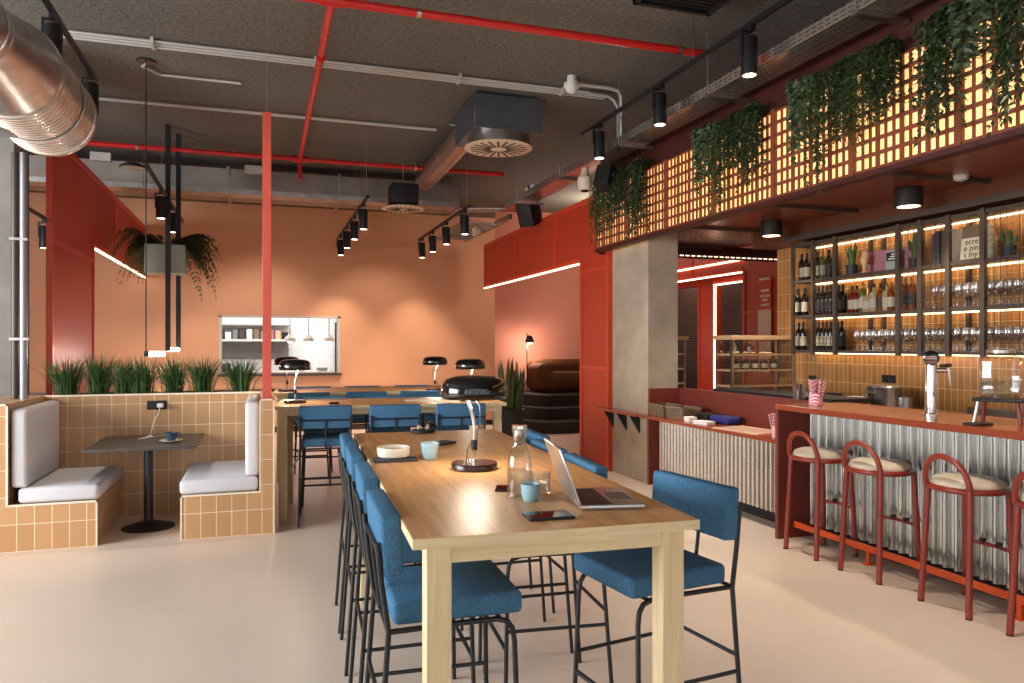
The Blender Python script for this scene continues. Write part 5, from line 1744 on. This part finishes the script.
# hanging frame lamps with planter
hf = thing('hanging_frame_lamp', 'black two-pole hanging lamp with glowing tube at its foot, carrying the planter', 'pendant lamp', (0, 0, 0))
PF1 = on_z(168, 125, CEIL)
PF2 = on_y(178.5, 129, PF1.y + 0.42)
zb = 1.52
MB().box(PF1.x - 0.03, PF1.x + 0.03, PF1.y - 0.03, PF1.y + 0.03, zb, CEIL).build('pole', M['blackmetal'], hf, smooth=False)
MB().box(PF2.x - 0.03, PF2.x + 0.03, PF2.y - 0.03, PF2.y + 0.03, zb, CEIL).build('pole', M['blackmetal'], hf, smooth=False)
tag(MB().tube([(PF1.x, PF1.y, zb + 0.02), (PF2.x, PF2.y, zb + 0.02)], 0.028, 14).build('light_tube', M['tubeglow'], hf), 'glowing tube')
hp = thing('hanging_planter', 'square grey-green planter box with drooping fern between the black poles', 'planter', (0, 0, 0))
cpx = on_y(166.5, 274, PF1.y + 0.2)
cx, cy, cz = cpx.x, PF1.y + 0.2, cpx.z
MB().rbox(cx - 0.25, cx + 0.25, cy - 0.16, cy + 0.2, cz, cz + 0.38, 0.006, 1).build('box', M['planterbox'], hp)
MB().box(cx - 0.24, cx + 0.24, cy - 0.15, cy + 0.19, cz + 0.38, cz + 0.385).build('soil', M['soil'], hp, smooth=False)


def fern_mesh(seed, n, cx, cy, cz, hw):
    r = random.Random(seed)
    mb = MB()
    for k in range(n):
        sgn = r.choice((-1, 1))
        a = r.uniform(-0.45, 1.2) if sgn > 0 else PI - r.uniform(-0.45, 1.2)
        d = Vector((math.cos(a), math.sin(a), 0))
        p = Vector((cx + d.x * hw * r.uniform(0.3, 0.9), cy + d.y * 0.15, cz))
        L = r.uniform(0.5, 0.92)
        up = r.uniform(0.45, 1.15)
        m = 22
        prev = p.copy()
        for i in range(1, m + 1):
            t = i / m
            q = p + d * (L * 0.62 * t) + Vector((0, 0, L * (up * t - 1.25 * t * t * r.uniform(0.97, 1.03))))
            tang = (q - prev).normalized()
            sd = tang.cross(Vector((0, 0, 1)))
            sd = sd.normalized() if sd.length > 1e-3 else Vector((1, 0, 0))
            wl = 0.135 * math.sin(PI * min(1, 0.12 + t * 0.88)) + 0.012
            for s in (-1, 1):
                tip = q + sd * s * wl + tang * wl * 0.45 + Vector((0, 0, -wl * 0.3))
                mid = q + sd * s * wl * 0.5 + tang * 0.02
                mb.add([q, mid + tang * 0.017, tip, mid - tang * 0.013], [(0, 1, 2, 3)])
            mb.add([prev + sd * 0.003, q + sd * 0.003, q - sd * 0.003, prev - sd * 0.003], [(0, 1, 2, 3)])
            prev = q
    return mb


fern_mesh(8, 54, cx, cy + 0.02, cz + 0.38, 0.26).build('foliage', M['fern'], hp, smooth=False)
pn = on_z(146, 60, CEIL)
pd = thing('tube_pendant', 'slim glowing tube pendant on a black cord from an orange ceiling plate', 'pendant lamp', (pn.x, pn.y, 0))
MB().lathe([(0.09, CEIL - 0.02), (0.09, CEIL)], n=6).build('ceiling_plate', M['darkbrown'], pd)
MB().cyl((0, 0, 1.52), (0, 0, CEIL - 0.02), 0.006, n=8).build('cord', M['blackmatte'], pd)
dirx = Vector((1, 0.0, 0))
MB().cyl((-0.015, 0, 1.51), (0.03, 0, 1.51), 0.03, n=14).build('end_cap', M['blackmetal'], pd)
tag(MB().cyl((0.03, 0, 1.51), (0.175, 0, 1.51), 0.026, n=16).build('light_tube', M['tubeglow'], pd), 'glowing tube')
pipe_run('conduit_run', [(pn.x, pn.y + 0.02, 4.47), (pn.x - 0.05, pn.y + 0.12, 4.47), (pn.x + 0.1, pn.y + 0.32, 4.47), (pn.x + 0.9, pn.y + 0.3, 4.46)], 0.014, M['conduit'], 'curved pale conduit feeding the tube pendant', 'conduit')

# ================================================================== LOUNGE
lst = thing('lounge_steps', 'charcoal carpeted curved steps leading up to the lounge sofa', 'steps', (0, 0, 0))
for k in range(3):
    y0 = 12.5 + 0.42 * k
    pts = []
    for i in range(15):
        u = i / 14
        x = 4.46 + 0.22 * k + (2.4 - 0.22 * k) * u
        y = y0 + 0.1 + 0.28 * (abs(u - 0.32) ** 1.6) * 2 - 0.1
        if u < 0.18:
            y += (0.18 - u) ** 2 * 18
        pts.append((x, y))
    z0, z1 = 0.21 * k, 0.21 * (k + 1)
    n = len(pts)
    v = [(x, y, z0) for x, y in pts] + [(x, y, z1) for x, y in pts] + [(x, 15.29, z0) for x, y in pts] + [(x, 15.29, z1) for x, y in pts]
    fs = []
    for i in range(n - 1):
        fs += [(i, i + 1, n + i + 1, n + i), (n + i, n + i + 1, 3 * n + i + 1, 3 * n + i), (2 * n + i + 1, 2 * n + i, 3 * n + i, 3 * n + i + 1), (i + 1, i, 2 * n + i, 2 * n + i + 1)]
    fs += [(0, n, 3 * n, 2 * n), (n - 1, 2 * n + n - 1, 3 * n + n - 1, n + n - 1)]
    MB().add(v, fs).build('step', M['carpet'], lst, angle=40)

sf = thing('sofa', 'brown rounded velvet sofa in the pink lounge', 'sofa', (6.46, 14.5, 0.63))
MB().rbox(-1.05, 1.05, -0.5, 0.25, 0, 0.42, 0.14, 5).build('seat', M['sofa'], sf, angle=70)
MB().rbox(-1.15, 1.15, 0.12, 0.5, 0.05, 0.67, 0.15, 5).build('backrest', M['sofa'], sf, angle=70)
for s in (-1, 1):
    MB().rbox(s * 1.02 - 0.16, s * 1.02 + 0.16, -0.45, 0.4, 0.02, 0.6, 0.13, 5).build('armrest', M['sofa'], sf, angle=70)
fl = thing('floor_lamp', 'slim dark floor lamp with small lit shade beside the brown sofa', 'lamp', (*on_y(527, 396, 14.75).xy, 0.63))
MB().lathe([(0.13, 0), (0.13, 0.012), (0.02, 0.02)], n=24).build('base', M['blackmetal'], fl)
zt_ = on_y(527, 333, 14.75).z - 0.63
MB().cyl((0, 0, 0.01), (0, 0, zt_), 0.012, n=8).build('pole', M['blackmetal'], fl)
MB().lathe([(0.09, zt_ - 0.2), (0.095, zt_ - 0.17), (0.05, zt_ - 0.06), (0.02, zt_ - 0.05)], n=20, cap=False).build('lamp_shade', M['blackmetal'], fl, loc=(0.04, -0.05, 0))
tag(MB().lathe([(0.001, zt_ - 0.23), (0.05, zt_ - 0.21), (0.055, zt_ - 0.17), (0.001, zt_ - 0.1)], n=16, cap=False).build('bulb', M['bulb'], fl, loc=(0.04, -0.05, 0)), 'lit bulb')
FLP = fl.location.copy()
spn = thing('snake_plant', 'tall snake plant in a charcoal pot at the end of the lounge steps', 'plant', (4.03, 12.2, 0))
MB().lathe([(0.2, 0), (0.22, 0.02), (0.26, 0.5), (0.24, 0.5), (0.23, 0.44)], n=28).build('pot', M['pot'], spn)
MB().lathe([(0.235, 0.45), (0.001, 0.46)], n=24, cap=False).build('soil', M['soil'], spn)
r = random.Random(5)
q = MB()
for k in range(64):
    a = r.uniform(0, 2 * PI)
    rad = r.uniform(0.02, 0.2)
    b0 = Vector((rad * math.cos(a), rad * math.sin(a), 0.44))
    h = r.uniform(0.55, 0.98)
    d = Vector((math.cos(a), math.sin(a), 0)) * r.uniform(0.02, 0.16)
    tw = r.uniform(0, PI)
    s_ = Vector((math.cos(tw), math.sin(tw), 0)) * 0.028
    pts = [b0, b0 + d * 0.3 + Vector((0, 0, h * 0.4)), b0 + d * 0.7 + Vector((0, 0, h * 0.78)), b0 + d + Vector((0, 0, h))]
    q.add([pts[0] - s_ * 0.8, pts[0] + s_ * 0.8, pts[1] - s_, pts[1] + s_, pts[2] - s_ * 0.8, pts[2] + s_ * 0.8, pts[3]], [(0, 1, 3, 2), (2, 3, 5, 4), (4, 5, 6)])
q.build('foliage', M['snake'], spn, smooth=False)

# ================================================================== KITCHEN BEHIND THE HATCH
struct('wall_kitchen', MB().box(-2.5, 3.5, 17.0, 17.1, 0, 3.0), M['kitchentile'], 'white tiled wall at the back of the kitchen', 'wall')
struct('wall_kitchen_side', MB().box(1.95, 2.05, WB + 0.22, 17.0, 0, 3.0).box(-1.5, -1.4, WB + 0.22, 17.0, 0, 3.0), M['kitchentile'], 'white tiled kitchen side wall', 'wall')
struct('ceiling_kitchen', MB().box(-1.5, 2.05, WB + 0.22, 17.1, 2.6, 2.7), M['white'], 'white kitchen ceiling', 'ceiling')
dk = thing('door_1', 'dark door at the side of the kitchen', 'door', (1.75, 16.95, 0), kind='structure')
MB().box(-0.22, 0.18, -0.03, 0.03, 0, 2.1).build('door_leaf', M['darkdoor'], dk, smooth=False)
MB().tube([(-0.17, -0.03, 1.0), (-0.17, -0.07, 1.02), (-0.1, -0.07, 1.12)], 0.01, 8).build('door_handle', M['chrome'], dk)
kc = thing('kitchen_counter', 'white kitchen pass counter just inside the hatch', 'counter', (0, 0, 0))
MB().rbox(-1.3, 1.3, 15.0, 15.5, 1.04, 1.09, 0.004, 1).build('worktop', M['ceramic'], kc)
MB().box(-1.3, 1.3, 15.02, 15.48, 0, 1.04).build('cabinet', M['kgrey'], kc, smooth=False)
ks = thing('kitchen_shelf', 'grey kitchen wall shelf crowded with boxes and pans', 'shelf', (0, 0, 0))
MB().box(-0.95, 0.55, 16.6, 16.98, 1.68, 1.72).build('shelf_board', M['white'], ks, smooth=False)
MB().box(-0.95, 0.55, 16.62, 16.98, 2.0, 2.03).build('shelf_board', M['kgrey'], ks, smooth=False)
MB().box(-0.95, 0.55, 16.96, 16.99, 1.3, 1.66).build('rail_panel', M['kgrey'], ks, smooth=False)
rr = random.Random(6)
x = -0.88
kn = ['dark crate', 'white carton', 'grey pan', 'dark jar rack', 'white tub', 'brown box', 'grey canister', 'mauve box', 'orange box', 'small dark tin']
km = ['kdark', 'paper', 'kgrey', 'kdark', 'paper', 'wicker', 'kgrey', 'pinkart', 'peach', 'blackmatte']
for i in range(10):
    w_ = 0.11 + rr.uniform(-0.01, 0.02)
    h_ = rr.uniform(0.12, 0.24)
    o = MB().rbox(0, w_, 0, 0.24, 0, h_, 0.006, 1).build('kitchen_box', M[km[i]])
    o.location = (x, 16.66, 1.72)
    tag(o, kn[i] + ' standing on the kitchen shelf seen through the hatch', 'kitchen ware', 'kitchen ware on the shelf')
    x += w_ + 0.03
x = -1.0
for i, (px, hgt, mt, lb) in enumerate(((225, 0.16, 'kgrey', 'grey canister at the end of the kitchen pass'), (262, 0.1, 'paper', 'white bowl stack on the kitchen pass'), (300, 0.07, 'ceramic', 'low white plate stack on the kitchen pass'), (322, 0.06, 'kgrey', 'grey dish on the kitchen pass near the dark door'))):
    p = on_y(px, 370, 15.2)
    o = MB().lathe([(0.08, 0), (0.1, 0.01), (0.11, hgt), (0.1, hgt), (0.09, 0.015)], n=22).build('kitchen_dish', M[mt])
    o.location = (p.x, 15.2, 1.09)
    tag(o, lb, 'dish')
kl0 = None
for i, px in enumerate((290, 308.5, 329)):
    p = on_y(px, 339, 15.0)
    lb = ('white kitchen pendant nearest the red post', 'white kitchen pendant in the middle of the hatch', 'white kitchen pendant nearest the dark kitchen door')[i]
    if kl0 is None:
        kl0 = thing('pendant_lamp', lb, 'pendant lamp', group='white pendants in the hatch')
        MB().lathe([(0.1, -0.05), (0.11, -0.045), (0.1, 0.02), (0.05, 0.06), (0.025, 0.1), (0.001, 0.105)], n=22, cap=False).build('lamp_shade', M['white'], kl0)
        MB().cyl((0, 0, 0.1), (0, 0, 2.6 - p.z), 0.008, n=8).build('cord', M['blackmatte'], kl0)
        tag(MB().lathe([(0.001, -0.075), (0.04, -0.06), (0.045, -0.03), (0.001, 0.0)], n=14, cap=False).build('bulb', M['bulb'], kl0), 'lit bulb')
        kl0.location = p
    else:
        dup(kl0, p, 0, lb)

# ================================================================== LIGHTS
def area(name, loc, rot, sx, sy, power, col):
    l = bpy.data.lights.new(name, 'AREA')
    l.shape = 'RECTANGLE'
    l.size, l.size_y = sx, sy
    l.energy = power
    l.color = col
    o = bpy.data.objects.new(name, l)
    COL.objects.link(o)
    o.location = loc
    o.rotation_euler = rot
    return o


def point(name, loc, power, col, rad=0.04):
    l = bpy.data.lights.new(name, 'POINT')
    l.energy = power
    l.color = col
    l.shadow_soft_size = rad
    o = bpy.data.objects.new(name, l)
    COL.objects.link(o)
    o.location = loc
    return o


def spotl(name, loc, target, power, col, size=60, blend=0.6, rad=0.05):
    l = bpy.data.lights.new(name, 'SPOT')
    l.energy = power
    l.color = col
    l.spot_size = math.radians(size)
    l.spot_blend = blend
    l.shadow_soft_size = rad
    o = bpy.data.objects.new(name, l)
    COL.objects.link(o)
    o.location = loc
    o.rotation_euler = (Vector(target) - Vector(loc)).to_track_quat('-Z', 'Y').to_euler()
    return o


DAY = (0.96, 0.98, 1.0)
WARM = (1.0, 0.84, 0.68)
WARM2 = (1.0, 0.86, 0.7)
# daylight through the shopfront windows
for i, x in enumerate((-5.05, -1.85, 1.35, 4.55)):
    area('window_daylight', (x, -3.95, 2.1), (math.radians(-90), 0, 0) if False else (math.radians(90), 0, PI), 2.8, 3.5, 760, DAY)
area('side_daylight', (-6.7, 3.5, 2.2), (math.radians(90), 0, math.radians(-90)), 5.0, 2.6, 640, (0.9, 0.95, 1.0))
# track spots
for y in (4.83, 6.18, 7.5):
    spotl('spot_bar', (3.52, y, 3.6), (3.45, y - 0.1, 0), 110, WARM2, 62, 0.7)
for y in (6.35, 7.65):
    spotl('spot_booth', (-1.47, y, 3.63), (-1.2, y, 0), 70, WARM2, 62, 0.7)
for y in (3.0, 1.2):
    spotl('spot_room', (3.52, y, 3.6), (3.4, y, 0), 110, WARM2, 70, 0.7)
for x, ys in ((1.33, (10.45, 11.5, 12.55, 13.55)), (2.78, (10.46, 11.6, 12.6, 13.45)), (-1.21, (11.6, 12.8)), (-2.55, (10.6, 12.6))):
    for y in ys:
        spotl('spot_wall', (x, y, 3.15), (x + 0.05, min(WB, y + 1.2), 0.6), 50, WARM, 75, 0.7)
for x in (0.0, 2.1):
    spotl('spot_wall_wash', (x, 12.8, 3.5), (x, WB, 1.5), 40, WARM, 85, 0.8)
# table lamps
for (x, y, rz) in lamps:
    point('lamp_light', (x, y, TZ + 0.3), 7.5, WARM2, 0.05)
point('beyond_portal_fill', (8.42, 13.9, 3.4), 30, WARM, 0.08)  # added fill that lifts the dark wallpaper, stands for no fixture
point('tube_light', (pn.x + 0.1, pn.y, 1.44), 12, WARM2, 0.05)
point('tube_light', ((PF1.x + PF2.x) / 2, PF1.y + 0.2, 1.44), 12, WARM2, 0.05)
# lounge
point('lounge_lamp_light', (FLP.x + 0.04, FLP.y - 0.05, FLP.z + zt_ - 0.28), 30, WARM, 0.05)
point('lounge_fill_light', (6.2, 13.4, 3.9), 60, WARM, 0.1)  # added unseen fill to brighten the pink lounge wall, not a fitted lamp
# kitchen
area('kitchen_light', (0.2, 15.9, 2.55), (0, 0, 0), 2.6, 1.6, 42, (1, 0.99, 0.97))
# bar
for y in (4.95, 6.75):
    spotl('downlight_light', (5.2, y, 2.75), (5.2, y, 0), 60, WARM, 110, 0.8)
spotl('downlight_light', (5.2, 3.1, 2.75), (5.2, 3.1, 0), 60, WARM, 110, 0.8)

# world: soft overcast daylight
wd_ = bpy.data.worlds.new('daylight')
SC.world = wd_
wd_.use_nodes = True
bg = wd_.node_tree.nodes['Background']
bg.inputs['Color'].default_value = (0.82, 0.9, 1.0, 1)
bg.inputs['Strength'].default_value = 0.8

# ================================================================== CAMERA / VIEW
cam = bpy.data.cameras.new('camera')
cam.sensor_width = 36
cam.lens = 36 * 748.0 / 1024
cam.shift_y = 3.5 / 1024
cam.clip_start = 0.05
co = bpy.data.objects.new('camera', cam)
COL.objects.link(co)
co.location = (0, 0, CAM_H)
co.rotation_euler = (PI / 2, 0, -YAW)
SC.camera = co
SC.view_settings.view_transform = 'Standard'
SC.view_settings.look = 'None'
SC.view_settings.gamma = 1
SC.view_settings.exposure = 0.5
SC.view_settings.use_curve_mapping = False
SC.cycles.use_denoising = True
SC.cycles.max_bounces = 8
SC.cycles.transparent_max_bounces = 16
SC.cycles.caustics_reflective = False
SC.cycles.caustics_refractive = False
SC.cycles.sample_clamp_indirect = 6
